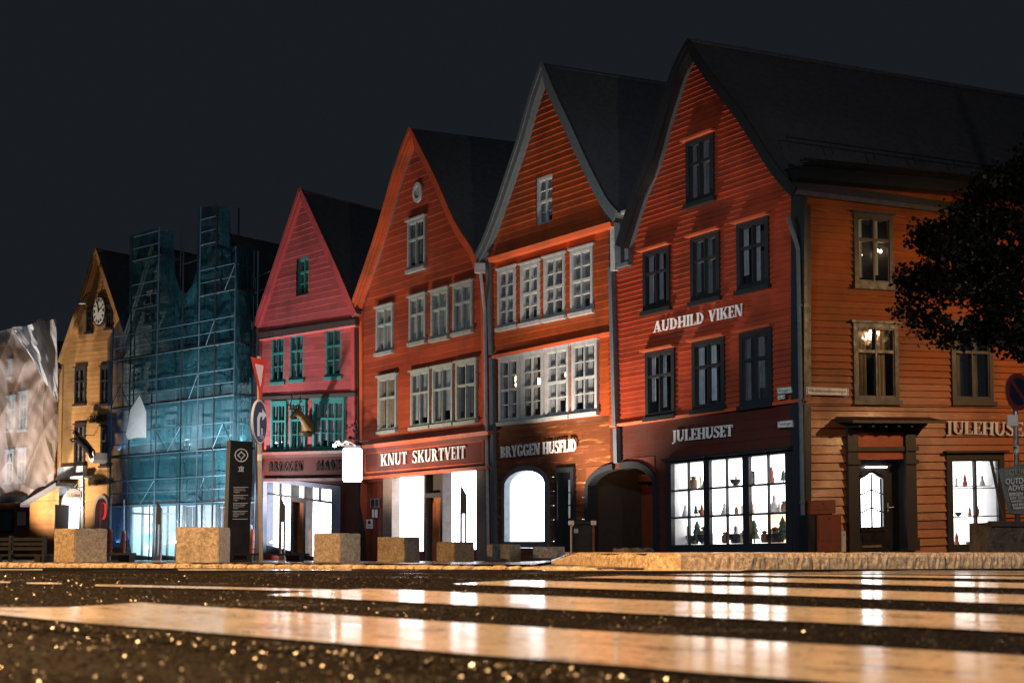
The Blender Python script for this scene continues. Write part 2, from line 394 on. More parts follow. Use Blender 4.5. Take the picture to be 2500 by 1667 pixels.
def gable(house, pl, spec, wallmat, roofmat, trim, holes, v_split, Wd, depth=14, over=.36, barge=.24, rowh=.15, proud=.028, jitter=0, wob=0, eaveL=None, eaveR=None, zb=-.3, sections=None, roofth=.12, barge_mat=None, ridge=True, sides='LR'):
    """rakes in photo pixels (bottom to apex, measured on the bargeboard face); edges in pixels at the wall plane"""
    RL = smooth_poly([pl.sz(x, y, over) for x, y in spec['rakeL']], 3); RR = smooth_poly([pl.sz(x, y, over) for x, y in spec['rakeR']], 3)
    iL, iR = inset(RL, .10, 'L'), inset(RR, .10, 'R')
    EL = [pl.uv(x, y) for x, y in spec['edgeL']]; ER = [pl.uv(x, y) for x, y in spec['edgeR']]
    def touv(p): return (p[0], (p[1] - pl.a*p[0])/(1 + pl.b*p[0]))
    jL, jR = [touv(p) for p in iL], [touv(p) for p in iR]
    def uL(v): return max(interp(EL, v), interp(jL, v)) if v > jL[0][1] else interp(EL, v)
    def uR(v): return min(interp(ER, v), interp(jR, v)) if v > jR[0][1] else interp(ER, v)
    vt = min(jL[-1][1], jR[-1][1]) + .02
    for (va, vb, mt, rh, pr, n0, wb) in sections:
        if va is None: va = EL[0][1] - .1
        if vb is None: vb = vt
        mb = MB(); boards(mb, pl, uL, uR, va, vb, rh, pr, [h for h in holes if h[3] > va and h[2] < vb], jitter, 1.6, n0, wb)
        o = mb.build('wall', mt, house, recalc=False)
    # side walls and closing strip behind the overhang
    sh = MB(); vs = [EL[0][1] + (vt - EL[0][1])*k/14 for k in range(15)]
    for a, b in zip(vs, vs[1:]):
        for f in [k_ for k_, s_ in ((uL,'L'),(uR,'R')) if s_ in sides]:
            p, q = pl.U(f(a), a, 0), pl.U(f(b), b, 0); sh.face([p, q, q + Wd*depth, p + Wd*depth])
    sh.build('side_wall', wallmat, house, recalc=False)
    # roof slabs
    rf = MB()
    for R, I in ((RL, inset(RL, roofth, 'L')), (RR, inset(RR, roofth, 'R'))):
        for i in range(len(R)-1):
            a, b, c, d = R[i], R[i+1], I[i+1], I[i]
            fr = [pl.P(*x, over-.05) for x in (a, b, c, d)]; bk = [pl.P(*x, 0) + Wd*depth for x in (a, b, c, d)]
            rf.solid(fr, bk, .5, False)
            # tile courses as small steps down the slope
            n = 3
    rf.build('roof', roofmat, house)
    for R, sd in ((RL, 'L'), (RR, 'R')):
        sf_ = MB(); I3 = inset(R, roofth + .004, sd); I4 = inset(R, roofth + .03, sd)
        for i in range(len(R)-1):
            for j, (fa, fb) in enumerate(((.0, .34), (.36, .66), (.68, 1.0))):
                na, nb = (over-.05)*fa, (over-.05)*fb
                sf_.solid([pl.P(*x, nb) for x in (I3[i], I3[i+1], I4[i+1], I4[i])], [pl.P(*x, na) for x in (I3[i], I3[i+1], I4[i+1], I4[i])], .2 + .3*j)
        sf_.build('soffit', barge_mat or trim, house)
        bg = MB(); O_ = inset(R, -.02, sd); I = inset(R, barge, sd); O2 = inset(R, -.06, sd); I2 = inset(R, .07, sd)
        # keep the inner edge from crossing the middle at the apex
        um = R[-1][0]
        I = [((min(p[0], um) if sd == 'L' else max(p[0], um)), p[1]) for p in I]
        for i in range(len(R)-1):
            bg.solid([pl.P(*x, over) for x in (O_[i], O_[i+1], I[i+1], I[i])], [pl.P(*x, over-.045) for x in (O_[i], O_[i+1], I[i+1], I[i])], .5, i in (0, len(R)-2) or True)
            bg.solid([pl.P(*x, over+.035) for x in (O2[i], O2[i+1], I2[i+1], I2[i])], [pl.P(*x, over+.002) for x in (O2[i], O2[i+1], I2[i+1], I2[i])], .3)
        bg.build('bargeboard', barge_mat or trim, house)
    return uL, uR, vt
def band(house, pl, line, h, n0, n1, mat, name='cornice', uL=None, uR=None, steps=1, lowlip=0):
    """horizontal moulding whose TOP edge follows a pixel line (x0,y0,x1,y1)"""
    x0, y0, x1, y1 = line; a = pl.sz(x0, y0, n1); b = pl.sz(x1, y1, n1)
    mb = MB(); N = 6
    for k in range(N):
        t0, t1 = k/N, (k+1)/N
        p = (a[0]+(b[0]-a[0])*t0, a[1]+(b[1]-a[1])*t0); q = (a[0]+(b[0]-a[0])*t1, a[1]+(b[1]-a[1])*t1)
        mb.solid([pl.P(p[0],p[1]-h,n1*.85), pl.P(q[0],q[1]-h,n1*.85), pl.P(q[0],q[1],n1), pl.P(p[0],p[1],n1)], [pl.P(p[0],p[1]-h,n0), pl.P(q[0],q[1]-h,n0), pl.P(q[0],q[1],n0), pl.P(p[0],p[1],n0)], .3)
    return mb.build(name, mat, house)
def pxquad(mb, pl, pts, n0, n1, c=.5):
    """extruded polygon from photo pixels on the plane"""
    s = [pl.sz(x, y, n1) for x, y in pts]
    mb.solid([pl.P(*p, n1) for p in s], [pl.P(*p, n0) for p in s], c)
def post(house, pl, line, w, n0, n1, mat, name='corner_board'):
    """vertical board along a pixel line, width w metres"""
    x0, y0, x1, y1 = line; a = pl.sz(x0, y0, n1); b = pl.sz(x1, y1, n1); mb = MB()
    mb.solid([pl.P(a[0]-w/2,a[1],n1), pl.P(a[0]+w/2,a[1],n1), pl.P(b[0]+w/2,b[1],n1), pl.P(b[0]-w/2,b[1],n1)], [pl.P(a[0]-w/2,a[1],n0), pl.P(a[0]+w/2,a[1],n0), pl.P(b[0]+w/2,b[1],n0), pl.P(b[0]-w/2,b[1],n0)])
    return mb.build(name, mat, house)
def room(mb_side, mb_back, pl, u0, u1, v0, v1, D, nf=-.03):
    for pts in ([(u0,v0,nf),(u1,v0,nf),(u1,v0,D),(u0,v0,D)], [(u0,v1,nf),(u1,v1,nf),(u1,v1,D),(u0,v1,D)], [(u0,v0,nf),(u0,v1,nf),(u0,v1,D),(u0,v0,D)], [(u1,v0,nf),(u1,v1,nf),(u1,v1,D),(u1,v0,D)]):
        mb_side.face([pl.U(*p) for p in pts])
    mb_back.face([pl.U(*p) for p in ((u0,v0,D+.01),(u1,v0,D+.01),(u1,v1,D+.01),(u0,v1,D+.01))])

# ------------------------------------------------------------------ serif letters
def _rect(x0, y0, x1, y1): return [(x0,y0),(x1,y0),(x1,y1),(x0,y1)]
def _arc(cx, cy, rx, ry, a0, a1, tx, ty, n=9):
    o = []; i = []
    for k in range(n+1):
        a = math.radians(a0 + (a1 - a0)*k/n); o.append((cx + rx*math.cos(a), cy + ry*math.sin(a))); i.append((cx + (rx-tx)*math.cos(a), cy + (ry-ty)*math.sin(a)))
    return [[o[k], o[k+1], i[k+1], i[k]] for k in range(n)]
S_, T_ = .20, .075          # stem and hairline
def _stem(x, w=S_, top=True, bot=True, sf=.07):
    r = [_rect(x, 0, x+w, 1)]
    if bot: r.append(_rect(x-sf, 0, x+w+sf, .06))
    if top: r.append(_rect(x-sf, .94, x+w+sf, 1))
    return r
def _diag(x0, y0, x1, y1, w): return [[(x0, y0), (x0+w, y0), (x1+w, y1), (x1, y1)]]
GL = {
 'I': (.36, _stem(.08)),
 'H': (.86, _stem(.07) + _stem(.59) + [_rect(.27,.46,.59,.54)]),
 'L': (.64, _stem(.07) + [_rect(.27,0,.60,.07), _rect(.53,0,.61,.26)]),
 'E': (.64, _stem(.07) + [_rect(.27,0,.60,.07), _rect(.54,0,.61,.24), _rect(.27,.93,.57,1), _rect(.51,.78,.58,1), _rect(.27,.46,.46,.54), _rect(.42,.38,.48,.62)]),
 'F': (.60, _stem(.07) + [_rect(.27,.93,.56,1), _rect(.50,.76,.57,1), _rect(.27,.46,.45,.54), _rect(.41,.37,.47,.63)]),
 'T': (.70, _stem(.25, top=False) + [_rect(.04,.93,.66,1), _rect(.03,.76,.10,1), _rect(.60,.76,.67,1)]),
 'N': (.84, _stem(.09, .08) + _stem(.68, .08, bot=False) + _diag(.54, 0, .09, 1, .22)),
 'M': (1.0, _stem(.09, .08) + _stem(.74, S_) + _diag(.42, 0, .09, 1, .18) + _diag(.46, 0, .76, 1, .09)),
 'U': (.82, [_rect(.07,.32,.27,1), _rect(0,.94,.34,1), _rect(.64,.32,.72,1), _rect(.57,.94,.79,1)] + _arc(.395,.32,.325,.34,180,360,.2,.10)),
 'V': (.80, _diag(.30, 0, .06, 1, .22) + _diag(.34, 0, .64, 1, .09) + [_rect(0,.94,.34,1), _rect(.57,.94,.80,1)]),
 'Y': (.78, [_rect(.29,0,.49,.46), _rect(.21,0,.57,.06), _rect(0,.94,.32,1), _rect(.55,.94,.79,1)] + _diag(.29,.42,.05,1,.21) + _diag(.40,.42,.62,1,.09)),
 'A': (.84, _diag(.04, 0, .34, 1, .09) + _diag(.54, 0, .30, 1, .22) + [_rect(.16,.28,.60,.35), _rect(-.02,0,.24,.06), _rect(.46,0,.84,.06)]),
 'K': (.84, _stem(.07) + _diag(.27,.44,.64,1,.11) + _diag(.58,0,.33,.56,.23) + [_rect(.52,.94,.82,1), _rect(.50,0,.86,.06)]),
 'J': (.44, [_rect(.14,.05,.34,1), _rect(.07,.94,.41,1)] + _arc(.09,.05,.25,.26,270,360,.19,.09) + _arc(.06,-.14,.08,.08,0,360,.075,.075,8)),
 'D': (.82, _stem(.07) + _arc(.27,.5,.48,.5,-90,90,.20,.07,14)),
 'O': (.84, _arc(.42,.5,.38,.52,0,360,.20,.07,24)),
 'B': (.72, _stem(.07) + _arc(.27,.745,.33,.255,-90,90,.18,.07) + _arc(.27,.26,.39,.26,-90,90,.20,.07)),
 'R': (.82, _stem(.07) + _arc(.27,.73,.35,.27,-90,90,.19,.07) + _diag(.56,0,.34,.5,.21) + [_rect(.56,0,.86,.06)]),
 'G': (.84, _arc(.42,.5,.38,.52,48,312,.20,.07,18) + [_rect(.54,.06,.74,.44), _rect(.48,.40,.80,.46), _rect(.62,.70,.69,.96)]),
 'C': (.80, _arc(.42,.5,.38,.52,48,312,.20,.07,18) + [_rect(.62,.68,.69,.96)]),
 'S': (.64, _arc(.33,.74,.27,.28,25,235,.15,.07,12) + _arc(.31,.28,.30,.30,-155,62,.16,.07,12) + [[(.12,.62),(.22,.74),(.58,.42),(.46,.30)], _rect(.53,.74,.585,1), _rect(.03,0,.085,.28)]),
}
GL['Ø'] = (.84, GL['O'][1] + _diag(.10, -.05, .66, 1.05, .06))
def letters(parent, pl, text, p0, p1, h0, h1, n0, n1, mat, name='lettering', label=None, bold=1.0, space=.02, gap=.42):
    """each word set along a pixel baseline p0->p1 with cap heights h0, h1 in pixels"""
    tot = sum((GL[c][0] + space) if c != ' ' else gap for c in text); x = 0; mb = MB(); k = 0
    def q(a, b, n):
        t = a/tot; px = p0[0] + (p1[0]-p0[0])*t; py = p0[1] + (p1[1]-p0[1])*t - (h0 + (h1-h0)*t)*b
        return pl.P(*pl.sz(px, py, n1), n)
    words = text.split(' '); col_ = ' '.join((label or '').split(' ')[:3])
    def done(m):
        o = m.build(name, mat, parent)
        
        done.k += 1
    done.k = 0; n0 = max(n0, n1 - .022)
    for c in text:
        if c == ' ': x += gap; done(mb); mb = MB(); continue
        for j, poly in enumerate(GL[c][1]):
            e = n1 + .0015*(j % 7); mb.solid([q(x+a, b, e) for a, b in poly], [q(x+a, b, n0) for a, b in poly])
        x += GL[c][0] + space
    done(mb)
_dg = None
def font_mesh(text):
    cu = bpy.data.curves.new('t', 'FONT'); cu.body = text; cu.align_x = 'LEFT'; cu.space_line = .95
    o = bpy.data.objects.new('t', cu); COL.objects.link(o); bpy.context.view_layer.update()
    me = bpy.data.meshes.new_from_object(o.evaluated_get(bpy.context.evaluated_depsgraph_get()))
    vs = [tuple(v.co) for v in me.vertices]; fs = [tuple(p.vertices) for p in me.polygons]
    bpy.data.objects.remove(o); bpy.data.curves.remove(cu); bpy.data.meshes.remove(me)
    return vs, fs
def smalltext(mb, fn, text, x0, y0, x1, y1):
    """sans writing fitted into the box x0..x1,y0..y1 of the surface function fn(a,b)"""
    vs, fs = font_mesh(text); A = np.array(vs); mn = A.min(0); mx = A.max(0)
    mb.mesh([fn(x0 + (v[0]-mn[0])/(mx[0]-mn[0])*(x1-x0), y0 + (v[1]-mn[1])/(mx[1]-mn[1])*(y1-y0)) for v in vs], fs)
# ================================================================== HOUSES
PC = Plane(1487, 37.94, 1968, 31.8)                                  # one straight row: corner house
PB = Plane(1192, 43.05, 1487, 37.94); PK = Plane(880, 50.2, 1192, 43.05)
PP = Plane(622, 54.5, 880, 50.2); PS = Plane(300, 61.0, 622, 55.0)
PY = Plane(143, 65.5, 295, 62.0); PW = Plane(-80, 70.0, 143, 65.5)
PR = Plane(1968, 31.8, 2900, 36.6)                                   # side street wall of the corner house
WD = PR.D.copy()
WL = Vector((.62, .785, 0)).normalized()
PC.fit([(1494, 1037, 1882, 984), (1603, 597, 1839, 527)])
PB.fit([(1244, 1029, 1428, 1008), (1238, 655, 1421, 605)])
PK.fit([(896, 1089, 1188, 1055), (940, 743, 1130, 688)])
PP.fit([(640, 968, 861, 959), (680, 818, 816, 797)])
PS.fit([(316, 1105, 571, 1095), (316, 800, 571, 742)])
PY.fit([(183, 1134, 270, 1128), (183, 895, 271, 886)])
PW.fit([(0, 1186, 60, 1182), (20, 960, 70, 950)])
PR.fit([(1968, 980, 2440, 986), (1970, 497, 2310, 525)])
def base(pl, s=0): p = pl.P(s, 0); p.z = zpave(p.x, p.y) - .02; return p

# ---------------------------------------------------------------- corner house
H = thing('corner_house', 'large red corner house at the right with slate trim and shop windows on two streets', 'house', base(PC, PC.L))
inner = MB(); holes = []
red = M['slate']
HW = [(1676,1744,335,491), (1571,1636,607,755), (1687,1758,571,731), (1800,1878,537,703), (1577,1648,854,1016), (1691,1770,828,997), (1807,1886,806,987)]
for i, r in enumerate(HW):
    holes.append(window(H, PC, r, M['slate'], casing=.12, split=.36, muntin=0, hood=.13, hoodmat=M['redtrim'], kind=['dim','dim','dim','dim','half','half','dim'][i], interior=inner, proud=.07))
# display window
du0, du1, dv0, dv1 = uvrect(PC, (1630, 1936, 1112, 1343), .05)
gl = [PC.uv(x, 1230, .03)[0] for x in (1643, 1720.7, 1734.7, 1816, 1831.7, 1922)]
gv1 = PC.uv(1780, 1120, .03)[1]; gv0 = PC.uv(1780, 1327, .03)[1]
fr = MB()
ubox(fr, PC, du0, gl[0], dv0, dv1, -.03, .09); ubox(fr, PC, gl[5], du1, dv0, dv1, -.03, .09)
ubox(fr, PC, gl[0], gl[5], gv1, dv1, -.03, .093); ubox(fr, PC, gl[0], gl[5], dv0, gv0, -.03, .093)
ubox(fr, PC, gl[1], gl[2], gv0, gv1, -.03, .07); ubox(fr, PC, gl[3], gl[4], gv0, gv1, -.03, .07)
ubox(fr, PC, du0-.06, du1+.06, dv1, dv1+.07, -.01, .20); ubox(fr, PC, du0-.06, du1+.06, dv0-.06, dv0, -.01, .15)
for a, b in ((gl[0], gl[1]), (gl[2], gl[3]), (gl[4], gl[5])):
    m = (a + b)/2; ubox(fr, PC, m-.02, m+.02, gv0, gv1, -.02, .045)
    for k in (1, 2): v = gv0 + (gv1 - gv0)*k/3; ubox(fr, PC, a, m-.02, v-.022, v+.022, -.02, .048); ubox(fr, PC, m+.02, b, v-.022, v+.022, -.02, .048)
dw = fr.build('display_window', M['slate'], H); dw['label'] = 'wide white lit display window with three six pane sections'
g = MB(); g.face([PC.U(gl[0], gv0, .0), PC.U(gl[5], gv0, .0), PC.U(gl[5], gv1, .0), PC.U(gl[0], gv1, .0)]); g.build('pane', M['glass_shop'], dw)
sd = MB(); bk = MB(); room(sd, bk, PC, gl[0]-.02, gl[5]+.02, gv0-.02, gv1+.02, -.62)
shel = MB(); hh = (gv1 - gv0)
SH = [gv0 + .01, gv0 + hh*.355, gv0 + hh*.69]
for v in SH[1:]: ubox(shel, PC, gl[0], gl[5], v-.025, v, -.55, -.14)
sd.build('display_box', M['display_room'], dw, recalc=False)
shel.build('shelf', M['display_room'], dw)
bk2 = MB(); ub = (gl[3]+gl[4])/2
bk2.face([PC.U(ub, gv0, -.59), PC.U(gl[5], gv0, -.59), PC.U(gl[5], SH[1], -.59), PC.U(ub, SH[1], -.59)])
bk.build('display_backlight', M['display_back'], dw, recalc=False); bk2.build('display_backlight', M['display_warm'], dw, recalc=False)
holes.append((gl[0]-.05, gl[5]+.05, gv0-.05, gv1+.05))
# passage arch, corner-house half
def arch_pts(pl, cx0, cx1, ysp, ytop, n, m=12, half='R', yb=1346):
    """arch outline in (s,z) right half or both from pixel extents"""
    a = pl.sz(cx0, ysp, n); b = pl.sz(cx1, ysp, n); cx = (a[0]+b[0])/2; rx = (b[0]-a[0])/2; zt = pl.sz((cx0+cx1)/2, ytop, n)[1]; zs = (a[1]+b[1])/2
    return cx, rx, zs, zt - zs
cx, rx, zs, rz = arch_pts(PC, 1478, 1598, 1190, 1142, .03)
zb = zpave(*PC.P(cx, 0).xy)
lo = PC.uv(1490, 1300)[0]
hole_p = (lo-.05, cx+rx, -1, PC.uv(1538, 1142)[1]); holes.append(hole_p)
sp = MB(); pts = [(cx + rx*math.cos(t), zs + rz*math.sin(t)) for t in [math.pi/2*k/10 for k in range(11)]]
for p, q in zip(pts, pts[1:]):
    zc = zs + rz + .25
    sp.solid([PC.P(q[0], q[1], .03), PC.P(p[0], p[1], .03), PC.P(p[0]+.001, zc, .03), PC.P(q[0]-.001, zc, .03)], [PC.P(q[0], q[1], -.25), PC.P(p[0], p[1], -.25), PC.P(p[0]+.001, zc, -.25), PC.P(q[0]-.001, zc, -.25)])
sp.build('arch_spandrel', M['fascia'], H)
ar = MB(); tw = .17
pts = [(cx + rx*math.cos(t), zs + rz*math.sin(t)) for t in [math.pi*.60*k/14 for k in range(15)]]
po = [(cx + (rx+tw)*math.cos(t), zs + (rz+tw)*math.sin(t)) for t in [math.pi*.60*k/14 for k in range(15)]]
pts = [(cx+rx, zb)] + pts; po = [(cx+rx+tw, zb)] + po
for k in range(len(pts)-1):
    ar.solid([PC.P(*pts[k], .10), PC.P(*po[k], .10), PC.P(*po[k+1], .10), PC.P(*pts[k+1], .10)], [PC.P(*pts[k], -.2), PC.P(*po[k], -.2), PC.P(*po[k+1], -.2), PC.P(*pts[k+1], -.2)])
ar.build('arch_trim', M['slate'], H)

spec = dict(rakeL=[(1507,600),(1547,470),(1578,395),(1604,300),(1627,225),(1650,158),(1680,102)], rakeR=[(1942,462),(1892,405),(1812,280),(1740,188),(1680,102)],
            edgeL=[(1494,1346),(1484,660),(1484,657),(1533,652),(1533,560)], edgeR=[(1966,1346),(1964,1000),(1948,525),(1944,440)])
spec['edgeL'] = [(1494,1346),(1484,662),(1531,650),(1531,560)]
vb = PC.uv(1690, 1010)[1]
uL, uR, vt = gable(H, PC, spec, M['red_a'], M['roof'], M['slate'], holes, None, WD, sides='', depth=17, over=.40, barge=.20, jitter=0,
    sections=[(None, vb, M['fascia2'], .24, .012, .0, 0), (vb, None, M['red_a'], 0.131, .034, .0, 0)])
band(H, PC, (1487, 1037, 1966, 971), .07, -.01, .11, M['redtrim'], 'belt_moulding')
post(H, PC, (1947, 470, 1947, 1346), .42, -.02, .075, M['slate'])
post(H, PC, (1488, 660, 1498, 1040), .15, -.02, .14, M['slate_b']); post(H, PC, (1500, 1045, 1502, 1130), .15, -.02, .14, M['slate_b'])
post(H, PC, (1528, 575, 1530, 648), .16, -.02, .14, M['slate_b'])
mb = MB(); pxquad(mb, PC, [(1484,660),(1532,646),(1532,638),(1484,652)], -.02, .16); mb.build('ledge', M['slate_b'], H)
letters(H, PC, 'AUDHILD VIKEN', (1595,812), (1813,770), 26, 29, .05, .10, M['white_letter'])
letters(H, PC, 'JULEHUSET', (1641,1078), (1789,1064), 27, 28, .04, .09, M['white_letter'])
# downpipe and gutter at the corner
mb = MB(); c0 = PC.P(PC.L, 0, .10)
mb.tube([PC.P(PC.L-.05, 7.6, .34), PC.P(PC.L+.02, 7.35, .32), PC.P(PC.L+.03, 6.9, .14), PC.P(PC.L+.04, .16, .12)], .05, 10)
for z in (1.2, 3.4, 5.6): mb.tube([PC.P(PC.L+.035, z, .13), PC.P(PC.L+.04, z+.05, .13)], .065, 10)
mb.build('downpipe', M['slate_b'], H)

# side street wall
holes2 = []
SW = [(2084,2179,523,697), (2083,2192,790,978), (2322,2422,792,980), (2326,2416,532,700), (2560,2660,795,982), (2560,2650,535,703)]
for i, r in enumerate(SW):
    holes2.append(window(H, PR, r, M['brown_trim'], casing=.11, split=.34, muntin=0, hood=.05, kind=['half','warm','warm','half','half','half'][i], interior=inner, label=None))
mb = MB()
for (x, y_) in ((2100,622),(2140,612),(2152,614)):
    q_ = PR.sz(x, y_, -.25); mb.lathe(PR.P(q_[0], q_[1], -.25), [(0,-.05),(.045,-.03),(.05,.0),(.03,.04),(0,.05)], 8)
mb.build('ceiling_lamp', mat_emit('room_lamp', (1,.72,.42), 14), H)
# side shop window
r = (2311,2452,1106,1343); u0, u1, v0, v1 = uvrect(PR, r, .05)
o = window(H, PR, r, M['brown_trim'], style='single', cols=2, muntin=2, casing=.16, hood=.10, sill=True, kind='none', glassmat=M['glass_shop'], name='display_window', label='tall lit six pane shop window on the side street')
holes2.append(o); o_s = o
sd = MB(); bk = MB(); room(sd, bk, PR, o[0]-.02, o[1]+.02, o[2]-.02, o[3]+.02, -.65)
sd.build('display_box', M['display_room'], H, recalc=False); bk.build('display_backlight', mat_emit('side_display', (1,.99,.97), 3.0, .2, 4), H, recalc=False)
# door with surround and canopy
a0 = PR.uv(2065, 1250)[0]; a1 = PR.uv(2231, 1250)[0]; d0 = PR.uv(2090, 1250)[0]; d1 = PR.uv(2206, 1250)[0]
vB = PR.uv(2150, 1346)[1]; vD = PR.uv(2150, 1121)[1]; vF0 = PR.uv(2150, 1091)[1]; vF1 = PR.uv(2150, 1056)[1]; vT = PR.uv(2150, 1040)[1]
holes2.append((d0, d1, vB-.5, vD))
mb = MB(); ubox(mb, PR, a0, d0, vB, vT, -.01, .12); ubox(mb, PR, d1, a1, vB, vT, -.01, .12)
ubox(mb, PR, d0, d1, vF1, vT, -.01, .117); ubox(mb, PR, d0, d1, vF0-.10, vF0, -.01, .14)
ubox(mb, PR, a0-.04, d0+.03, vD-.12, vD-.02, .1, .17); ubox(mb, PR, d1-.03, a1+.04, vD-.12, vD-.02, .1, .17)
ubox(mb, PR, a0-.04, d0+.03, vF0-.1, vF0, .1, .17); ubox(mb, PR, d1-.03, a1+.04, vF0-.1, vF0, .1, .17)
ubox(mb, PR, a0-.03, d0+.02, vB, vB+.25, .1, .16); ubox(mb, PR, d1-.02, a1+.03, vB, vB+.25, .1, .16)
ubox(mb, PR, d0-.02, d0, vB, vD, -.25, .0); ubox(mb, PR, d1, d1+.02, vB, vD, -.25, .0); ubox(mb, PR, d0, d1, vD, vD+.02, -.25, .0)
sur = mb.build('door_surround', M['brown_trim'], H)
mb = MB(); ubox(mb, PR, d0, d1, vF0, vF1, -.01, .07); ubox(mb, PR, d0, d1, vD, vF0-.10, -.01, .065); mb.build('red_panel', M['redtrim'], sur)
mb = MB(); c0 = PR.uv(2040, 1040)[0]; c1 = PR.uv(2266, 1040)[0]
mb.solid([PR.U(c0, vT+.02, .62), PR.U(c1, vT+.02, .62), PR.U(c1, vT+.08, .62), PR.U(c0, vT+.08, .62)], [PR.U(c0, vT+.08, -.01), PR.U(c1, vT+.08, -.01), PR.U(c1, vT+.22, -.01), PR.U(c0, vT+.22, -.01)])
for k in range(6):
    u = a0 + .05 + (a1 - a0 - .1)*k/5; ubox(mb, PR, u-.035, u+.035, vT-.06, vT+.02, .1, .5)
mb.build('canopy', M['brown_trim'], sur)
mb = MB(); dl1 = d0 + (d1 - d0)*.88; dn = -.16
gx0 = d0 + (d1-d0)*.20; gx1 = d0 + (d1-d0)*.67; gb = vB + (vD-vB)*.27; gt = vB + (vD-vB)*.80
ubox(mb, PR, d0, gx0, vB, vD, dn-.05, dn); ubox(mb, PR, gx1, d1, vB, vD, dn-.05, dn); ubox(mb, PR, gx0, gx1, vB, gb, dn-.05, dn); ubox(mb, PR, gx0, gx1, gt+.12, vD, dn-.05, dn)
mm = (gx0+gx1)/2
N = 12
for k in range(N):                                                   # ogee head of the glass
    t0, t1 = k/N, (k+1)/N
    f = lambda t: gt + .11*(math.sin(math.pi*t)**.7) - .03*math.sin(math.pi*3*t)
    xa, xb = gx0+(gx1-gx0)*t0, gx0+(gx1-gx0)*t1
    mb.solid([PR.U(xa, f(t0)-.02, dn), PR.U(xb, f(t1)-.02, dn), PR.U(xb, gt+.13, dn), PR.U(xa, gt+.13, dn)], [PR.U(xa, f(t0)-.02, dn-.05), PR.U(xb, f(t1)-.02, dn-.05), PR.U(xb, gt+.13, dn-.05), PR.U(xa, gt+.13, dn-.05)])
    mb.solid([PR.U(xa, f(t0)+.03, dn+.03), PR.U(xb, f(t1)+.03, dn+.03), PR.U(xb, f(t1)+.08, dn+.03), PR.U(xa, f(t0)+.08, dn+.03)], [PR.U(xa, f(t0)+.03, dn), PR.U(xb, f(t1)+.03, dn), PR.U(xb, f(t1)+.08, dn), PR.U(xa, f(t0)+.08, dn)])
for vv in (gb+(gt-gb)*.33, gb+(gt-gb)*.70):
    for k in range(N):
        t0, t1 = k/N, (k+1)/N; f = lambda t: vv + .05*math.cos(2*math.pi*(t-.5))
        xa, xb = gx0+(gx1-gx0)*t0, gx0+(gx1-gx0)*t1
        mb.solid([PR.U(xa, f(t0), dn-.01), PR.U(xb, f(t1), dn-.01), PR.U(xb, f(t1)+.03, dn-.01), PR.U(xa, f(t0)+.03, dn-.01)], [PR.U(xa, f(t0), dn-.04), PR.U(xb, f(t1), dn-.04), PR.U(xb, f(t1)+.03, dn-.04), PR.U(xa, f(t0)+.03, dn-.04)])
ubox(mb, PR, mm-.015, mm+.015, gb, gt+.1, dn-.045, dn-.005)
ubox(mb, PR, gx0-.02, gx1+.02, gb-.10, gb-.04, dn, dn+.03)
ubox(mb, PR, gx0+.03, gx1-.03, vB+.25, gb-.2, dn, dn+.015)
dr = mb.build('door', M['black'], H); dr['label'] = 'black side street door with curved six pane glass'
mb = MB(); mb.face([PR.U(gx0,gb,dn-.03), PR.U(gx1,gb,dn-.03), PR.U(gx1,gt+.12,dn-.03), PR.U(gx0,gt+.12,dn-.03)]); mb.build('pane', M['glass_shop'], dr)
mb = MB(); mb.face([PR.U(gx0-.2,gb-.2,dn-.5), PR.U(gx1+.3,gb-.2,dn-.5), PR.U(gx1+.3,gt+.3,dn-.5), PR.U(gx0-.2,gt+.3,dn-.5)]); mb.build('lit_hall', M['shop'], dr, recalc=False)
mb = MB(); uh = gx1+.12; mb.tube([PR.U(uh, vB+1.0, dn), PR.U(uh, vB+1.0, dn+.06), PR.U(uh+.12, vB+1.0, dn+.06)], .012); ubox(mb, PR, uh-.02, uh+.02, vB+.9, vB+1.1, dn, dn+.01); mb.build('handle', M['steel'], dr)
mb = MB(); ubox(mb, PR, gx0+.0, gx1-.08, vB+.10, vB+.15, dn, dn+.02); mb.build('kick_plate', M['concrete'], dr)
mb = MB(); lu = d0+(d1-d0)*.27; mb.tube([PR.U(lu, vD-.17, dn+.06), PR.U(d0+(d1-d0)*.72, vD-.17, dn+.06)], .018); mb.build('tube_lamp', mat_emit('tube_lamp', (1,.98,.95), 8), H)
side = MB(); va = PR.uv(2100, 984)[1]; vtop = PR.uv(2100, 480)[1] + .25
boards(side, PR, lambda v: .02, lambda v: 16.0, vB-.1, va, 0.195, .042, holes2, .04, 1.6)
side.build('side_wall_lower', M['red_a_side'], H, recalc=False); side = MB()
boards(side, PR, lambda v: .02, lambda v: 16.0, va, vtop, 0.155, .044, holes2, .0, 1.6)
side.build('side_wall_upper', M['red_a_side'], H, recalc=False)
mb = MB(); ubox(mb, PR, .0, 16, va-.03, va+.05, -.01, .09); ubox(mb, PR, .0, 16, va-.07, va-.03, -.01, .06); mb.build('belt_moulding', M['red_a_side'], H)
mb = MB(); zt = vtop
ubox(mb, PR, -.3, 16, zt-.06, zt+.22, -.02, .42); ubox(mb, PR, -.35, 16, zt+.22, zt+.26, -.02, .56); mb.build('eave_box', M['slate'], H)
mb = MB(); pr = []
for k in range(9):
    a = math.pi + math.pi*k/8; pr.append((.60 + .075*math.cos(a), .32 + .07*math.sin(a)))
for (p, q) in zip(pr, pr[1:]):
    mb.face([PR.U(-.4, zt+p[1], p[0]), PR.U(16, zt+p[1], p[0]), PR.U(16, zt+q[1], q[0]), PR.U(-.4, zt+q[1], q[0])])
mb.build('gutter', M['slate'], H, recalc=False)
post(H, PR, (1972, 500, 1974, 1346), .16, -.01, .07, M['slate'])
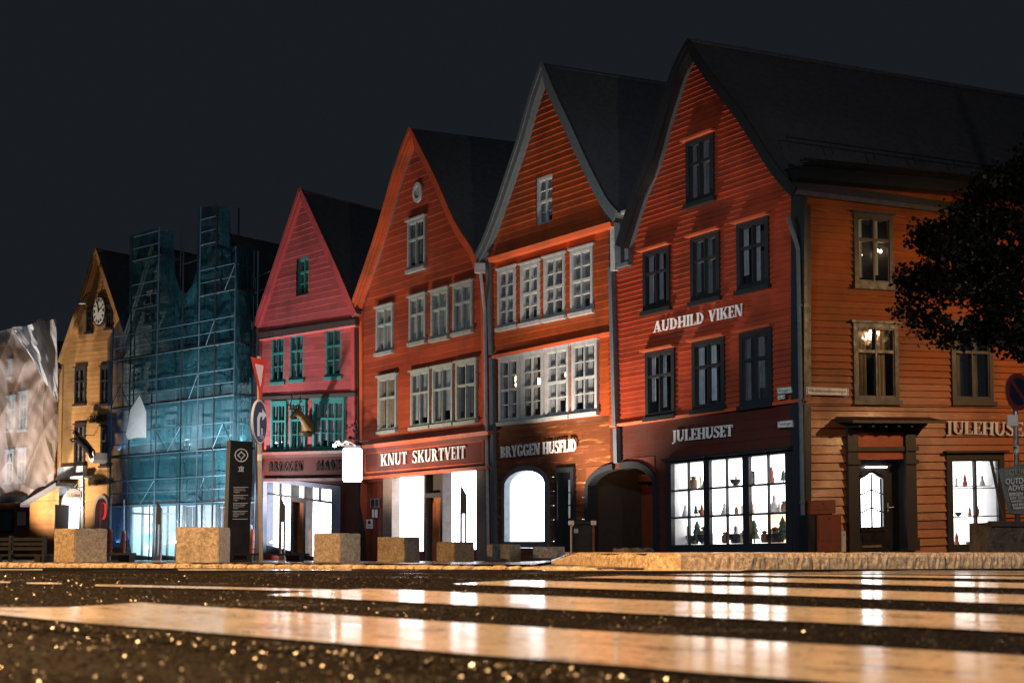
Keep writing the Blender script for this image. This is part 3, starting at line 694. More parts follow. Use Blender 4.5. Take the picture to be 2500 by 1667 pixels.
letters(H, PR, 'JULEHUSET', (2311,1058), (2524,1065), 31, 33, .04, .09, M['white_letter'])
inner.build('interior', M['interior'], H, recalc=False)
# ridge and snow-guard highlights
mb = MB(); A0, A1 = PC.P(*PC.sz(1680, 102, .4), .4), None
mb.tube([A0 + Vector((0,0,.03)), A0 + WD*17 + Vector((0,0,.03))], .06, 8); mb.build('ridge_cap', M['roof'], H)
mb = MB()
e0 = PR.U(-.2, zt+1.05, -.25); mb.tube([e0, e0 + PR.D*16], .018, 6); 
for k in range(14): p = e0 + PR.D*(k*1.2); mb.tube([p, p + Vector((.0,.0,-.28)) + PR.N*.1], .014, 5)
mb.build('snow_guard', M['darksteel'], H)

# ornaments on the shelves: each stands on its own
kinds = {
 'gnome': ('small pointed hat figurine in the corner shop display', 'figurine', [(.0,0),(.055,0),(.06,.08),(.035,.12),(.04,.16),(.045,.17),(.02,.26),(.0,.30)], mat_paint('orn_red', (.45,.10,.06), .5)),
 'toy_tree': ('small cone tree ornament in the corner shop display', 'ornament', [(.012,0),(.012,.05),(.08,.05),(.04,.13),(.06,.13),(.03,.20),(.045,.20),(.0,.30)], mat_paint('orn_green', (.05,.10,.06), .6)),
 'jar': ('small brown lidded jar in the corner shop display', 'jar', [(.05,0),(.065,.05),(.06,.14),(.03,.16),(.05,.17),(.05,.19),(.0,.21)], mat_paint('orn_brown', (.28,.14,.07), .4)),
 'white_angel': ('small white skirted figurine in the corner shop display', 'figurine', [(.09,0),(.05,.12),(.03,.17),(.035,.20),(.03,.24),(.0,.26)], mat_paint('orn_white', (.7,.68,.66), .5)),
 'bowl': ('small dark bowl in the corner shop display', 'bowl', [(.03,0),(.09,.05),(.11,.11),(.10,.115),(.03,.04),(0,.03)], mat_paint('orn_dark', (.05,.05,.06), .3)),
 'candle': ('pale candle in the corner shop display', 'candle', [(.04,0),(.04,.01),(.02,.02),(.02,.2),(.0,.21)], mat_paint('orn_cream', (.6,.5,.35), .5))}
protos = {}
ks = list(kinds)
seq = 0
for row, v in enumerate(SH):
    for (a, b) in ((gl[0], gl[1]), (gl[2], gl[3]), (gl[4], gl[5])):
        for j in range((8, 6, 5)[row]):
            if row == 2 and j % 3 == 0: continue
            k = random.choice(ks); u = a + .12 + (b - a - .24)*(j + random.uniform(.2,.8))/(8, 6, 5)[row]; p = PC.U(u, v + .003, random.uniform(-.48, -.20))
            sc = random.uniform(.8, 1.7)*(1.35 if row == 0 else 1)
            if k not in protos:
                mb = MB(); mb.lathe((0,0,0), kinds[k][2], 12); o = mb.build(k, kinds[k][3], None, smooth=False)
                o.data.transform(Matrix.Translation(o.location)); o.location = (0,0,0); protos[k] = o; q = o
            else: q = protos[k].copy(); COL.objects.link(q)
            q.location = p; q.scale = (sc, sc, sc); tag(q, kinds[k][0], kinds[k][1], 'ornaments in the corner shop display: ' + k.replace('_', ' '))
so = (o_s[0]+.1, o_s[1]-.1)
for row in range(3):
    v = o_s[2] + .03 + (o_s[3]-o_s[2])*row*.335
    t = MB(); ubox(t, PR, o_s[0]+.04, o_s[1]-.04, v-.02, v, -.6, -.25); t.build('shelf', M['display_room'], H)
    for j in range(4):
        k = random.choice(ks); q = protos[k].copy(); COL.objects.link(q); q.location = PR.U(so[0] + (so[1]-so[0])*(j+random.uniform(.2,.8))/4, v+.003, -.42); sc = random.uniform(.7, 1.3); q.scale = (sc,)*3
        nm = {'white_angel':'white skirted figurine','toy_tree':'cone tree ornament','gnome':'pointed hat figurine','jar':'brown lidded jar','bowl':'dark bowl','candle':'pale candle'}[k]
        tag(q, 'small ' + nm + ' in the side street shop window', kinds[k][1], 'ornaments in the side street window: ' + k.replace('_', ' '))
# a framed picture on the top shelf
t = MB(); u = (gl[3]-.22); c = PC.U(u, SH[2], -.4)
ubox(t, PC, u-.14, u+.14, SH[2]+.003, SH[2]+.33, -.4, -.37); o = t.build('picture_frame', M['black'], None); tag(o, 'dark framed picture on the top shelf of the corner display', 'picture')
t = MB(); ubox(t, PC, u-.11, u+.11, SH[2]+.04, SH[2]+.29, -.37, -.367); t.build('picture', M['plate'], o)

# ---------------------------------------------------------------- craft shop house
H = thing('craft_shop_house', 'red timber house with curved grey gable between the corner house and the straight gabled house', 'house', base(PB, PB.L/2))
holes = []; inner = MB()
BW = [(1216,1259.5,655,798),(1272,1318.5,641.5,786.5),(1329,1380,624,774.7),(1393.6,1448.6,605,761),(1219,1268,871.6,1029.5),(1273,1327,861.5,1024),(1332,1389.5,847.8,1016),(1397.6,1459,833.5,1008),(1313,1358,428,550)]
bk_ = ['curtain']*4 + ['half','half','curtain','curtain','curtain']  # upper row: pale curtain cloth stands in for reflections on the panes
for i, r in enumerate(BW):
    holes.append(window(H, PB, r, M['ltgrey'], style='four', split=.5, muntin=1, casing=.11, hood=.035, kind=bk_[i], interior=inner))
for i in (4, 5, 6):
    u0, u1, v0, v1 = uvrect(PB, BW[i]); mb = MB()
    for k in range(5 if i == 6 else 3):
        c = PB.U(u0 + (u1-u0)*random.uniform(.3,.75), v0 + (v1-v0)*random.uniform(.55,.85), -.3 - .05*k); mb.lathe(c, [(0,-.08),(.05,-.04),(.06,0),(.04,.05),(0,.07)], 8)
    mb.build('chandelier', mat_emit('chandelier_%d' % i, (1,.62,.33), 18), H)
vS = PB.uv(1330, 1030)[1]
# arched shop window
def arched(house, pl, ext, ysp, ytop, yb, mat, tw, glass, back, D=-1.0, side=None, n=.08, name='arched_window', muntins=False, label=None):
    x0, x1 = ext; a = pl.sz(x0, ysp, n); b = pl.sz(x1, ysp, n); cx = (a[0]+b[0])/2; ro = (b[0]-a[0])/2; zs = (a[1]+b[1])/2; zt = pl.sz((x0+x1)/2, ytop, n)[1]; zb = pl.sz((x0+x1)/2, yb, n)[1]
    ri = ro - tw; rzo = zt - zs; rzi = rzo - tw; K = 18
    A = [math.pi*k/K for k in range(K+1)]
    ins = [(cx+ri, zb+tw)] + [(cx+ri*math.cos(t), zs+rzi*math.sin(t)) for t in A] + [(cx-ri, zb+tw)]
    out = [(cx+ro, zb)] + [(cx+ro*math.cos(t), zs+rzo*math.sin(t)) for t in A] + [(cx-ro, zb)]
    f = MB(); L = len(ins)
    for k in range(L):
        j = (k+1) % L
        f.solid([pl.P(*ins[k], n), pl.P(*out[k], n), pl.P(*out[j], n), pl.P(*ins[j], n)], [pl.P(*ins[k], -.12), pl.P(*out[k], -.12), pl.P(*out[j], -.12), pl.P(*ins[j], -.12)])
    # corner fill between arch and square opening
    sp = MB()
    for k in range(1, L-2):
        p, q = out[k], out[k+1]; zc = zt + .06
        sp.solid([pl.P(p[0], p[1]-.02, .02), pl.P(p[0], zc, .02), pl.P(q[0], zc, .02), pl.P(q[0], q[1]-.02, .02)], [pl.P(p[0], p[1]-.02, -.1), pl.P(p[0], zc, -.1), pl.P(q[0], zc, -.1), pl.P(q[0], q[1]-.02, -.1)])
    if muntins:
        f.solid([pl.P(cx-.02, zb, .02), pl.P(cx+.02, zb, .02), pl.P(cx+.02, zt-tw, .02), pl.P(cx-.02, zt-tw, .02)], [pl.P(cx-.02, zb, -.03), pl.P(cx+.02, zb, -.03), pl.P(cx+.02, zt-tw, -.03), pl.P(cx-.02, zt-tw, -.03)])
        f.solid([pl.P(cx-ri, zs-.02, .018), pl.P(cx+ri, zs-.02, .018), pl.P(cx+ri, zs+.02, .018), pl.P(cx-ri, zs+.02, .018)], [pl.P(cx-ri, zs-.02, -.03), pl.P(cx+ri, zs-.02, -.03), pl.P(cx+ri, zs+.02, -.03), pl.P(cx-ri, zs+.02, -.03)])
    o = f.build(name, mat, house)
    if label: o['label'] = label
    g = MB(); g.face([pl.P(*p, -.03) for p in ins]); g.build('pane', glass, o)
    if side: sp.build('arch_spandrel', side, house)
    m = MB(); s2 = MB()
    q0 = pl.P(cx-ro-.1, zb-.05, D); m.face([q0, pl.P(cx+ro+.1, zb-.05, D), pl.P(cx+ro+.1, zt+.05, D), pl.P(cx-ro-.1, zt+.05, D)]); m.build('lit_room', back, o, recalc=False)
    for ss in (cx-ro-.1, cx+ro+.1): s2.face([pl.P(ss, zb-.05, -.12), pl.P(ss, zt+.05, -.12), pl.P(ss, zt+.05, D), pl.P(ss, zb-.05, D)])
    for zz in (zb-.05, zt+.05): s2.face([pl.P(cx-ro-.1, zz, -.12), pl.P(cx+ro+.1, zz, -.12), pl.P(cx+ro+.1, zz, D), pl.P(cx-ro-.1, zz, D)])
    s2.build('room_lining', M['display_room'], o, recalc=False)
    uvz = lambda s, z: (z - pl.a*s)/(1 + pl.b*s)
    return (cx-ro+.02, cx+ro-.02, uvz(cx, zb+.02), uvz(cx, zt+.04))
holes.append(arched(H, PB, (1224.6,1336), 1184, 1136, 1334, M['slate_b'], .15, M['glass_shop'], M['shop'], side=M['raw_b'], label='brightly lit white arched shop window'))
# narrow glazed door
u0, u1, v0, v1 = uvrect(PB, (1356,1402,1141,1347), .06); mb = MB(); w = .13
ubox(mb, PB, u0, u0+w, v0, v1, -.2, .10); ubox(mb, PB, u1-w, u1, v0, v1, -.2, .10); ubox(mb, PB, u0+w, u1-w, v1-w, v1, -.2, .103)
do = mb.build('door_frame', M['slate'], H)
mb = MB(); g0, g1 = u0+w+(u1-u0)*.30, u1-w-.02; gv = v0+(v1-v0)*.40; gtt = v1 - w - .2
ubox(mb, PB, u0+w, g0, v0, v1-w, -.16, -.10); ubox(mb, PB, g0, g1, v0, gv, -.16, -.10); ubox(mb, PB, g0, u1-w, gtt, v1-w, -.16, -.10); ubox(mb, PB, g1, u1-w, v0, gtt, -.16, -.10)
ubox(mb, PB, (g0+g1)/2-.015, (g0+g1)/2+.015, gv, gtt, -.15, -.105)
for k in (1, 2): v = gv+(gtt-gv)*k/3; ubox(mb, PB, g0, g1, v-.015, v+.015, -.15, -.107)
dd = mb.build('door', M['slate'], H); dd['label'] = 'narrow slate door with small lit panes'
mb = MB(); mb.face([PB.U(g0,gv,-.14), PB.U(g1,gv,-.14), PB.U(g1,gtt,-.14), PB.U(g0,gtt,-.14)]); mb.build('pane', M['glass_shop'], dd)
mb = MB(); mb.face([PB.U(g0-.3,gv-.2,-.6), PB.U(g1+.6,gv-.2,-.6), PB.U(g1+.6,gtt+.2,-.6), PB.U(g0-.3,gtt+.2,-.6)]); mb.build('lit_hall', M['shop'], dd, recalc=False)
holes.append((u0+.04, u1-.04, v0-.2, v1-.04))
# passage, craft-shop half
aL = PB.sz(1438, 1192, .03); aT = PB.sz(1492, 1146, .03); zbp = zpave(*PB.P(PB.L, 0).xy)-.1
holes.append((aL[0], PB.L+.3, -1, PB.uv(1490, 1146)[1]))
mb = MB(); K = 8; tw = .15
cvx = aT[0] + .25
pts = [(aL[0], zbp)] + [(cvx - (cvx-aL[0])*math.cos(t), aL[1] + (aT[1]-aL[1])*math.sin(t)) for t in [math.pi/2*k/K*.93 for k in range(K+1)]]
po = [(aL[0]-tw, zbp)] + [(cvx - (cvx-aL[0]+tw)*math.cos(t), aL[1] + (aT[1]-aL[1]+tw)*math.sin(t)) for t in [math.pi/2*k/K*.93 for k in range(K+1)]]
for k in range(len(pts)-1):
    mb.solid([PB.P(*pts[k], .08), PB.P(*po[k], .08), PB.P(*po[k+1], .08), PB.P(*pts[k+1], .08)], [PB.P(*pts[k], -.2), PB.P(*po[k], -.2), PB.P(*po[k+1], -.2), PB.P(*pts[k+1], -.2)])
mb.build('arch_trim', M['slate'], H)
mb = MB()
for p, q in zip(po[1:], po[2:]):
    zc = aT[1] + .12
    mb.solid([PB.P(p[0], p[1]-.05, .02), PB.P(q[0], q[1]-.05, .02), PB.P(q[0], zc, .02), PB.P(p[0], zc, .02)], [PB.P(p[0], p[1]-.05, -.1), PB.P(q[0], q[1]-.05, -.1), PB.P(q[0], zc, -.1), PB.P(p[0], zc, -.1)])
mb.build('arch_spandrel', M['raw_b'], H)
# passage interior: side walls and back boards of a separate gateway
G = thing('passage_gate', 'dark plank gateway inside the arched passage between two red houses', 'gateway', PC.P(.8, .05, -1.5))
mb = MB(); z0 = zbp - .1
pA, pB_ = PB.P(aL[0]-.2, 0, -.25), PC.P(cx+rx+.15, 0, -.25); dep = WD*3.2
for p in (pA, pB_):
    q = p + dep; mb.face([p+Vector((0,0,z0)), q+Vector((0,0,z0)), q+Vector((0,0,3.4)), p+Vector((0,0,3.4))])
mb.face([pA+Vector((0,0,3.3)), pB_+Vector((0,0,3.3)), pB_+dep+Vector((0,0,3.3)), pA+dep+Vector((0,0,3.3))])
mb.build('passage_lining', M['darkwood'], G, recalc=False)
mb = MB(); bL, bR = pA + WD*1.5, pB_ + WD*1.5; bd = (bR - bL)
for k in range(12):
    a = bL + bd*(k/12+.002); b = bL + bd*((k+1)/12-.002); o_ = Vector((0,0,0)) + WD*(.03*(k % 2))
    mb.solid([a+o_+Vector((0,0,z0)), b+o_+Vector((0,0,z0)), b+o_+Vector((0,0,2.0)), a+o_+Vector((0,0,2.0))], [a+WD*.06+Vector((0,0,z0)), b+WD*.06+Vector((0,0,z0)), b+WD*.06+Vector((0,0,2.0)), a+WD*.06+Vector((0,0,2.0))], random.random())
mb.build('plank_gate', M['planks'], G)
mb = MB(); a = bL - WD*.1; b = bR - WD*.1
mb.solid([a+Vector((0,0,2.05)), b+Vector((0,0,2.05)), b+Vector((0,0,2.25)), a+Vector((0,0,2.25))], [a+WD*.2+Vector((0,0,2.05)), b+WD*.2+Vector((0,0,2.05)), b+WD*.2+Vector((0,0,2.25)), a+WD*.2+Vector((0,0,2.25))])
for k, z in enumerate((1.42, 1.58, 1.78)):
    a2 = bL + bd*.40 - WD*.05; b2 = bL + bd*.62 - WD*.05
    mb.solid([a2+Vector((0,0,z)), b2+Vector((0,0,z)), b2+Vector((0,0,z+.12)), a2+Vector((0,0,z+.12))], [a2+WD*.04+Vector((0,0,z)), b2+WD*.04+Vector((0,0,z)), b2+WD*.04+Vector((0,0,z+.12)), a2+WD*.04+Vector((0,0,z+.12))])
mb.build('beam', M['raw_b'], G)
spec = dict(rakeL=[(1161,626),(1183,581),(1215,493),(1239,421),(1268,333),(1295,236),(1323.8,154)], rakeR=[(1505,519),(1482,492),(1459,450),(1430,392),(1390,304),(1353,226),(1323.8,154)],
            edgeL=[(1203,1360),(1195,870),(1186,640),(1184,560)], edgeR=[(1491,1346),(1490,1000),(1489,540),(1489,480)])
vJ2 = PB.uv(1340, 838)[1]; vJ3 = PB.uv(1340, 590)[1]
uL, uR, vt = gable(H, PB, spec, M['red_b'], M['roof'], M['slate_b'], holes, None, WD, sides='L', over=.42, barge=.26, sections=[
    (None, vS, M['raw_b'], .20, .03, -.02, .006), (vS, vJ2, M['red_b'], .215, .024, -.02, .003), (vJ2, vJ3, M['red_b'], .215, .026, .02, .003), (vJ3, None, M['red_b'], .185, .030, .12, .003)])
band(H, PB, (1200, 868, 1489, 809), .09, -.02, .13, M['redtrim'], 'belt_moulding')
band(H, PB, (1190, 630, 1489, 541), .12, -.02, .30, M['redtrim'], 'jetty_moulding')
post(H, PB, (1190, 634, 1196, 865), .19, -.03, .10, M['slate_b']); post(H, PB, (1197, 872, 1204, 1335), .19, -.03, .10, M['slate_b'])
post(H, PB, (1494, 545, 1496, 660), .20, -.03, .16, M['ltgrey'])
letters(H, PB, 'BRYGGEN HUSFLID', (1221,1117.5), (1407,1100.5), 27, 30, .05, .10, M['white_letter'], space=.0)
mb = MB(); p = PB.P(*PB.sz(1172, 655, .3), .3); mb.box(p - Vector((.16,.12,.14)), p + Vector((.16,.12,.14))); mb.tube([p, p + Vector((.06, 0, -.5)), PB.P(*PB.sz(1184, 760, .1), .1), PB.P(*PB.sz(1192, 1330, .1), .1)], .05, 8)
mb.build('rain_hopper', M['ltgrey'], H)
mb = MB(); p = PB.P(*PB.sz(1508, 522, .4), .3); mb.solid([p, p+PB.D*.35, p+PB.D*.35+Vector((0,0,.08)), p+Vector((0,0,.08))], [p-PB.N*.5, p-PB.N*.5+PB.D*.35, p-PB.N*.5+PB.D*.35+Vector((0,0,.08)), p-PB.N*.5+Vector((0,0,.08))]); mb.build('gutter_end', M['ltgrey'], H)
inner.build('interior', M['interior'], H, recalc=False)

# ---------------------------------------------------------------- straight gabled red house
H = thing('straight_gabled_house', 'weathered red house with tall straight gable and round vent beside the pink house', 'house', base(PK, PK.L/2))
holes = []; inner = MB()
KW = [(996.5,1039,535,655),(919.5,960,748,859),(1000,1040,722,834.6),(1053.5,1095,708,824.8),(1107,1154,692,809.6),(924,969,918,1051),(1004,1050,905,1041),(1057,1106,894,1034),(1114,1164,881.5,1028)]
kk = ['dim','full','full','full','full','warm','curtain','curtain','dim']
for i, r in enumerate(KW):
    holes.append(window(H, PK, r, M['greenish'], casing=.10, split=.38, muntin=0, hood=.07, kind=kk[i], interior=inner, proud=.08))
vF = PK.uv(1040, 1075)[1]; vG = PK.uv(1040, 1150)[1]; vGb = PK.uv(1040, 1362)[1]
ug = lambda x, y=1250: PK.uv(x, y)[0]
holes.append((ug(936), ug(1186), vGb-1, vG))
holes.append((ug(874), ug(937), vGb-1, vG-.05))
spec = dict(rakeL=[(858,747),(885,670),(925,550),(965,411),(1000.8,313)], rakeR=[(1166,652),(1152.6,612),(1108,541),(1063,438),(1000.8,313)],
            edgeL=[(874,1365),(884,1086),(882,900),(876,740)], edgeR=[(1191,1360),(1188,1055),(1180,680),(1176,640)])
uL, uR, vt = gable(H, PK, spec, M['red_c'], M['roof'], M['redtrim'], holes, None, WD, over=.36, barge=.22, jitter=.12, sections=[(None, vF, M['fascia'], .3, .01, 0, 0), (vF, None, M['red_c'], .235, .026, 0, .014)])
post(H, PK, (881, 1080, 879, 760), .20, -.02, .07, M['redtrim']); post(H, PK, (1184, 1052, 1176, 690), .20, -.02, .07, M['redtrim'])
band(H, PK, (882, 1087, 1189, 1051), .12, -.02, .30, M['redtrim'], 'cornice'); band(H, PK, (882, 1096, 1189, 1059), .16, -.02, .18, M['fascia'], 'cornice')
mb = MB(); pxquad(mb, PK, [(876,1162),(1189,1136),(1189,1062),(876,1098)], -.02, .09); fa = mb.build('fascia_board', M['fascia'], H)
mb = MB()
for q in ([(890,1152),(1180,1127),(1180,1130),(890,1156)], [(890,1106),(1180,1074),(1180,1077),(890,1109)], [(890,1156),(892,1156),(892,1106),(890,1106)], [(1178,1130),(1180,1130),(1180,1074),(1178,1074)]): pxquad(mb, PK, q, .09, .115)
mb.build('panel_moulding', M['redtrim'], fa)
band(H, PK, (874, 1164, 1189, 1136), .10, -.02, .20, M['redtrim'], 'cornice')
letters(H, PK, 'KNUT SKURTVEIT', (929,1137), (1137,1118), 28.5, 31, .09, .14, M['white_letter'], space=.05, gap=.6)
# round vent
mb = MB(); c = PK.sz(1018.6, 469.7, .05); K = 20
ro, ri = .30, .19
for k in range(K):
    a, b = 2*math.pi*k/K, 2*math.pi*(k+1)/K; f = lambda t, r: (c[0]+r*math.cos(t), c[1]+r*1.12*math.sin(t))
    mb.solid([PK.P(*f(a,ri),.07), PK.P(*f(a,ro),.07), PK.P(*f(b,ro),.07), PK.P(*f(b,ri),.07)], [PK.P(*f(a,ri),-.02), PK.P(*f(a,ro),-.02), PK.P(*f(b,ro),-.02), PK.P(*f(b,ri),-.02)])
o = mb.build('round_vent', M['ltgrey'], H)
mb = MB(); mb.face([PK.P(c[0]+.2*math.cos(2*math.pi*k/K), c[1]+.22*math.sin(2*math.pi*k/K), .035) for k in range(K)]); mb.build('vent_cover', M['greenish'], o)
# shopfront
def shopfront(house, pl, winds, posts, doors, vtop, vbot, u0, u1, backm, D=-.55, frame_m=None):
    sd = MB(); bk = MB(); room(sd, bk, pl, u0, u1, vbot-.05, vtop, D, -.05)
    o = bk.build('lit_room', backm, house, recalc=False); sd.build('room_lining', M['display_room'], house, recalc=False)
    g = MB()
    for (a, b, vb_, vt_) in winds: g.face([pl.U(a, vb_, -.03), pl.U(b, vb_, -.03), pl.U(b, vt_, -.03), pl.U(a, vt_, -.03)])
    g.build('pane', M['glass_shop'], house)
K0 = uvrect(PK, (960,1037,1160,1352)); K1 = uvrect(PK, (1084,1165,1150,1352))
shopfront(H, PK, [K0, K1], None, None, vG, vGb, ug(938), ug(1186), M['shop'])
for a_, b_ in ((938,960),(1166,1186)): mb = MB(); ubox(mb, PK, ug(a_), ug(b_), vGb-.1, vG, -.25, .05); mb.build('shop_post', M['greywood'], H)
for q4 in ((960,1037,vG-.14,vG),(1084,1166,vG-.10,vG),(960,1037,vGb-.1,vGb+.22),(1084,1166,vGb-.1,vGb+.30)): mb = MB(); ubox(mb, PK, ug(q4[0]), ug(q4[1]), q4[2], q4[3], -.12, .03); mb.build('window_rail', M['fascia'], H)
mb = MB(); vh = vG - .72
ubox(mb, PK, ug(1037), ug(1041), vGb-.1, vG, -.3, .04); ubox(mb, PK, ug(1078), ug(1083), vGb-.1, vG, -.3, .04); ubox(mb, PK, ug(1041), ug(1078), vG-.12, vG, -.3, .043); ubox(mb, PK, ug(1041), ug(1078), vh-.14, vh, -.3, .043); ubox(mb, PK, ug(1041), ug(1062), vh, vG-.12, -.3, -.2)
fo = mb.build('door_frame', M['darkwood'], H)
mb = MB(); ubox(mb, PK, ug(1041), ug(1062), vGb-.1, vh-.14, -.30, -.22); ubox(mb, PK, ug(1043), ug(1048), vGb+.1, vh-.3, -.22, -.20); ubox(mb, PK, ug(1056), ug(1060), vGb+.1, vh-.3, -.22, -.20); o = mb.build('door', M['door_orange'], H); o['label'] = 'half open varnished orange shop door'
# plank gate between this house and the pink one, with notices
mb = MB(); a, b = ug(874), ug(938); nn_ = 9
for k in range(nn_):
    ubox(mb, PK, a+(b-a)*k/nn_+.004, a+(b-a)*(k+1)/nn_-.004, vGb-.1, vG-.22, -.30, -.25+.012*(k % 2), random.random())
ubox(mb, PK, a, b, vG-.22, vG, -.30, -.1)
gt_ = mb.build('plank_gate', M['planks'], H)
def notice(pl, r, n, lab, lines, mat=M['plate'], name='notice'):
    u0, u1, v0, v1 = uvrect(pl, r, n); m = MB(); ubox(m, pl, u0, u1, v0, v1, n-.02, n); o = m.build(name, mat, None); tag(o, lab, 'notice')
    t = MB()
    for (a, b, c, d) in lines: ubox(t, pl, u0+(u1-u0)*a, u0+(u1-u0)*b, v0+(v1-v0)*c, v0+(v1-v0)*d, n, n+.003)
    if lines: t.build('print', M['dark_letter'], o)
    return o
notice(PK, (894,909,1267,1290), -.20, 'white sheet with black print on the red plank gate', [(.3,.7,.5,.85),(.2,.8,.2,.25)])
notice(PK, (904,926,1216,1239), -.20, 'dim framed poster highest on the red plank gate', [(.1,.45,.1,.9),(.55,.9,.1,.9)], M['greywood'])
notice(PK, (908,921,1243,1263), -.20, 'small pair of pale leaflets between poster and sheet', [(.47,.53,.0,1)], M['curtain'])
inner.build('interior', M['interior'], H, recalc=False)

# ---------------------------------------------------------------- pink house
H = thing('pink_house', 'pink timber house with pointed gable and teal windows beside the scaffold', 'house', base(PP, PP.L/2))
holes = []; inner = MB()
PWN = [(728.6,762,627,724),(663.6,697,820,932.8),(708,744,814,926.8),(795.7,836,799,919.6),(662,699.5,983,1102.5),(708,746.6,979.5,1101.5)]
for i, r in enumerate(PWN): holes.append(window(H, PP, r, M['teal'], casing=.10, split=.36, muntin=1, hood=.06, kind=['dim','half','half','dim','half','half'][i], interior=inner))
holes.append(window(H, PP, (764,840.7,974.7,1099), M['teal'], casing=.11, split=.36, muntin=1, cols=4, hood=.06, kind='curtain', interior=inner, label='wide double teal window with pale curtains'))
vF = PP.uv(745, 1103)[1]; vG = PP.uv(745, 1176)[1]; vGb = PP.uv(745, 1366)[1]; vJ1 = PP.uv(745, 968)[1]; vJ2 = PP.uv(745, 800)[1]
ug = lambda x, y=1270: PP.uv(x, y)[0]
holes.append((ug(644), ug(831), vGb-1, vG))
spec = dict(rakeL=[(621,794),(664,668),(704,547),(732.9,461)], rakeR=[(868,765),(829,672),(779,561),(732.9,461)],
            edgeL=[(634,1366),(636,1100),(634,800),(630,760)], edgeR=[(876,1366),(874,1100),(868,960),(866,720)])
uL, uR, vt = gable(H, PP, spec, M['pink'], M['roof'], M['pinktrim'], holes, None, WL, over=.36, barge=.22, jitter=.12, sections=[
    (None, vF, M['fascia2'], .3, .01, 0, 0), (vF, vJ1, M['pink'], .23, .022, -.02, .008), (vJ1, vJ2, M['pink'], .23, .022, .06, .010), (vJ2, None, M['pink'], .21, .024, .16, .012)])
band(H, PP, (627, 813, 866, 779), .20, -.02, .26, M['darkwood'], 'jetty_beam'); band(H, PP, (629, 829, 866, 793), .05, -.02, .22, M['pinktrim'], 'moulding')
band(H, PP, (636, 968, 866, 958), .13, -.02, .16, M['darkwood'], 'jetty_beam')
post(H, PP, (636, 1100, 634, 830), .16, -.02, .10, M['pinktrim']); post(H, PP, (862, 1100, 860, 800), .18, -.02, .10, M['pinktrim']); post(H, PP, (872, 1366, 868, 800), .2, -.5, .05, M['darkwood'], 'drain_board')
band(H, PP, (636, 1104, 872, 1098), .10, -.02, .26, M['fascia'], 'cornice'); band(H, PP, (636, 1110, 872, 1104), .12, -.02, .16, M['fascia2'], 'cornice')
band(H, PP, (636, 1168, 872, 1166), .10, -.02, .18, M['fascia2'], 'cornice')
letters(H, PP, 'BRYGGEN', (655,1151), (737,1150), 20, 22, .02, .08, M['dark_letter'], space=.12)
letters(H, PP, 'HANDEL', (770,1149), (858,1146), 21, 22, .02, .08, M['dark_letter'], space=.12)
shopfront(H, PP, [(ug(654), ug(711), vGb, vG-.1), (ug(748), ug(811), vGb, vG-.1)], None, None, vG, vGb, ug(644), ug(831), M['shop'])
mb = MB(); ubox(mb, PP, ug(644), ug(654), vGb-.1, vG, -.25, .05); ubox(mb, PP, ug(811), ug(831), vGb-.1, vG, -.25, .05); ubox(mb, PP, ug(654), ug(811), vG-.16, vG, -.2, .053); mb.build('shop_frame', mat_wood('bluegrey_worn', (.20,.22,.30), var=.3, wear=.1, wearcol=(.3,.16,.1)), H)
mb = MB(); vt1 = vG - .62; vt2 = vG - .55
for a, b in ((654, 711), (748, 811)):
    ubox(mb, PP, ug(a), ug(b), vt1, vt2, -.08, .02); m = (a+b)/2; ubox(mb, PP, ug(m)-.03, ug(m)+.03, vt2, vG-.16, -.08, .022)
ubox(mb, PP, ug(683)-.03, ug(683)+.03, vGb, vt1, -.08, .02)
ubox(mb, PP, ug(654), ug(711), vGb-.1, vGb+.18, -.12, .03); ubox(mb, PP, ug(748), ug(811), vGb-.1, vGb+.18, -.12, .03)
ubox(mb, PP, ug(711), ug(715), vGb-.1, vG-.16, -.3, .04); ubox(mb, PP, ug(743), ug(748), vGb-.1, vG-.16, -.3, .04); ubox(mb, PP, ug(715), ug(743), vt1-.12, vt1+.05, -.3, .043)
mb.build('window_rail', M['darkwood'], H)
mb = MB(); ubox(mb, PP, ug(715), ug(733), vGb-.1, vt1-.12, -.30, -.22); o = mb.build('door', M['door_orange'], H); o['label'] = 'varnished orange shop door standing half open'
mb = MB(); a, b = ug(831), ug(873)
for k in range(7): ubox(mb, PP, a+(b-a)*k/7+.004, a+(b-a)*(k+1)/7-.004, vGb-.1, vG-.02, -.14, -.05+.012*(k % 2), random.random())
mb.build('plank_wall', M['planks'], H)
inner.build('interior', M['interior'], H, recalc=False)

# ---------------------------------------------------------------- two houses behind the scaffold
def simple_house(nm, lab, pl, rL, rR, apex, eL, eR, wins, wallm, trimm, winm, rowh=.2, Wdir=WL, kinds_=None, extra=None, secs=None):
    Hh = thing(nm, lab, 'house', base(pl, pl.sz((eL[0][0]+eR[0][0])/2, 1345)[0])); hs = []; inn = MB()
    for i, r in enumerate(wins): hs.append(window(Hh, pl, r, winm, casing=.10, split=.36, muntin=1, hood=.05, kind=(kinds_[i % len(kinds_)] if kinds_ else 'half'), interior=inn))
    if extra: hs += extra(Hh, pl)
    sp_ = dict(rakeL=rL + [apex], rakeR=rR + [apex], edgeL=eL, edgeR=eR)
    gable(Hh, pl, sp_, wallm, M['roof'], trimm, hs, None, Wdir, over=.30, barge=.20, jitter=.08, sections=secs or [(None, None, wallm, rowh, .024, 0, .006)])
    inn.build('interior', M['interior'], Hh, recalc=False)
    return Hh
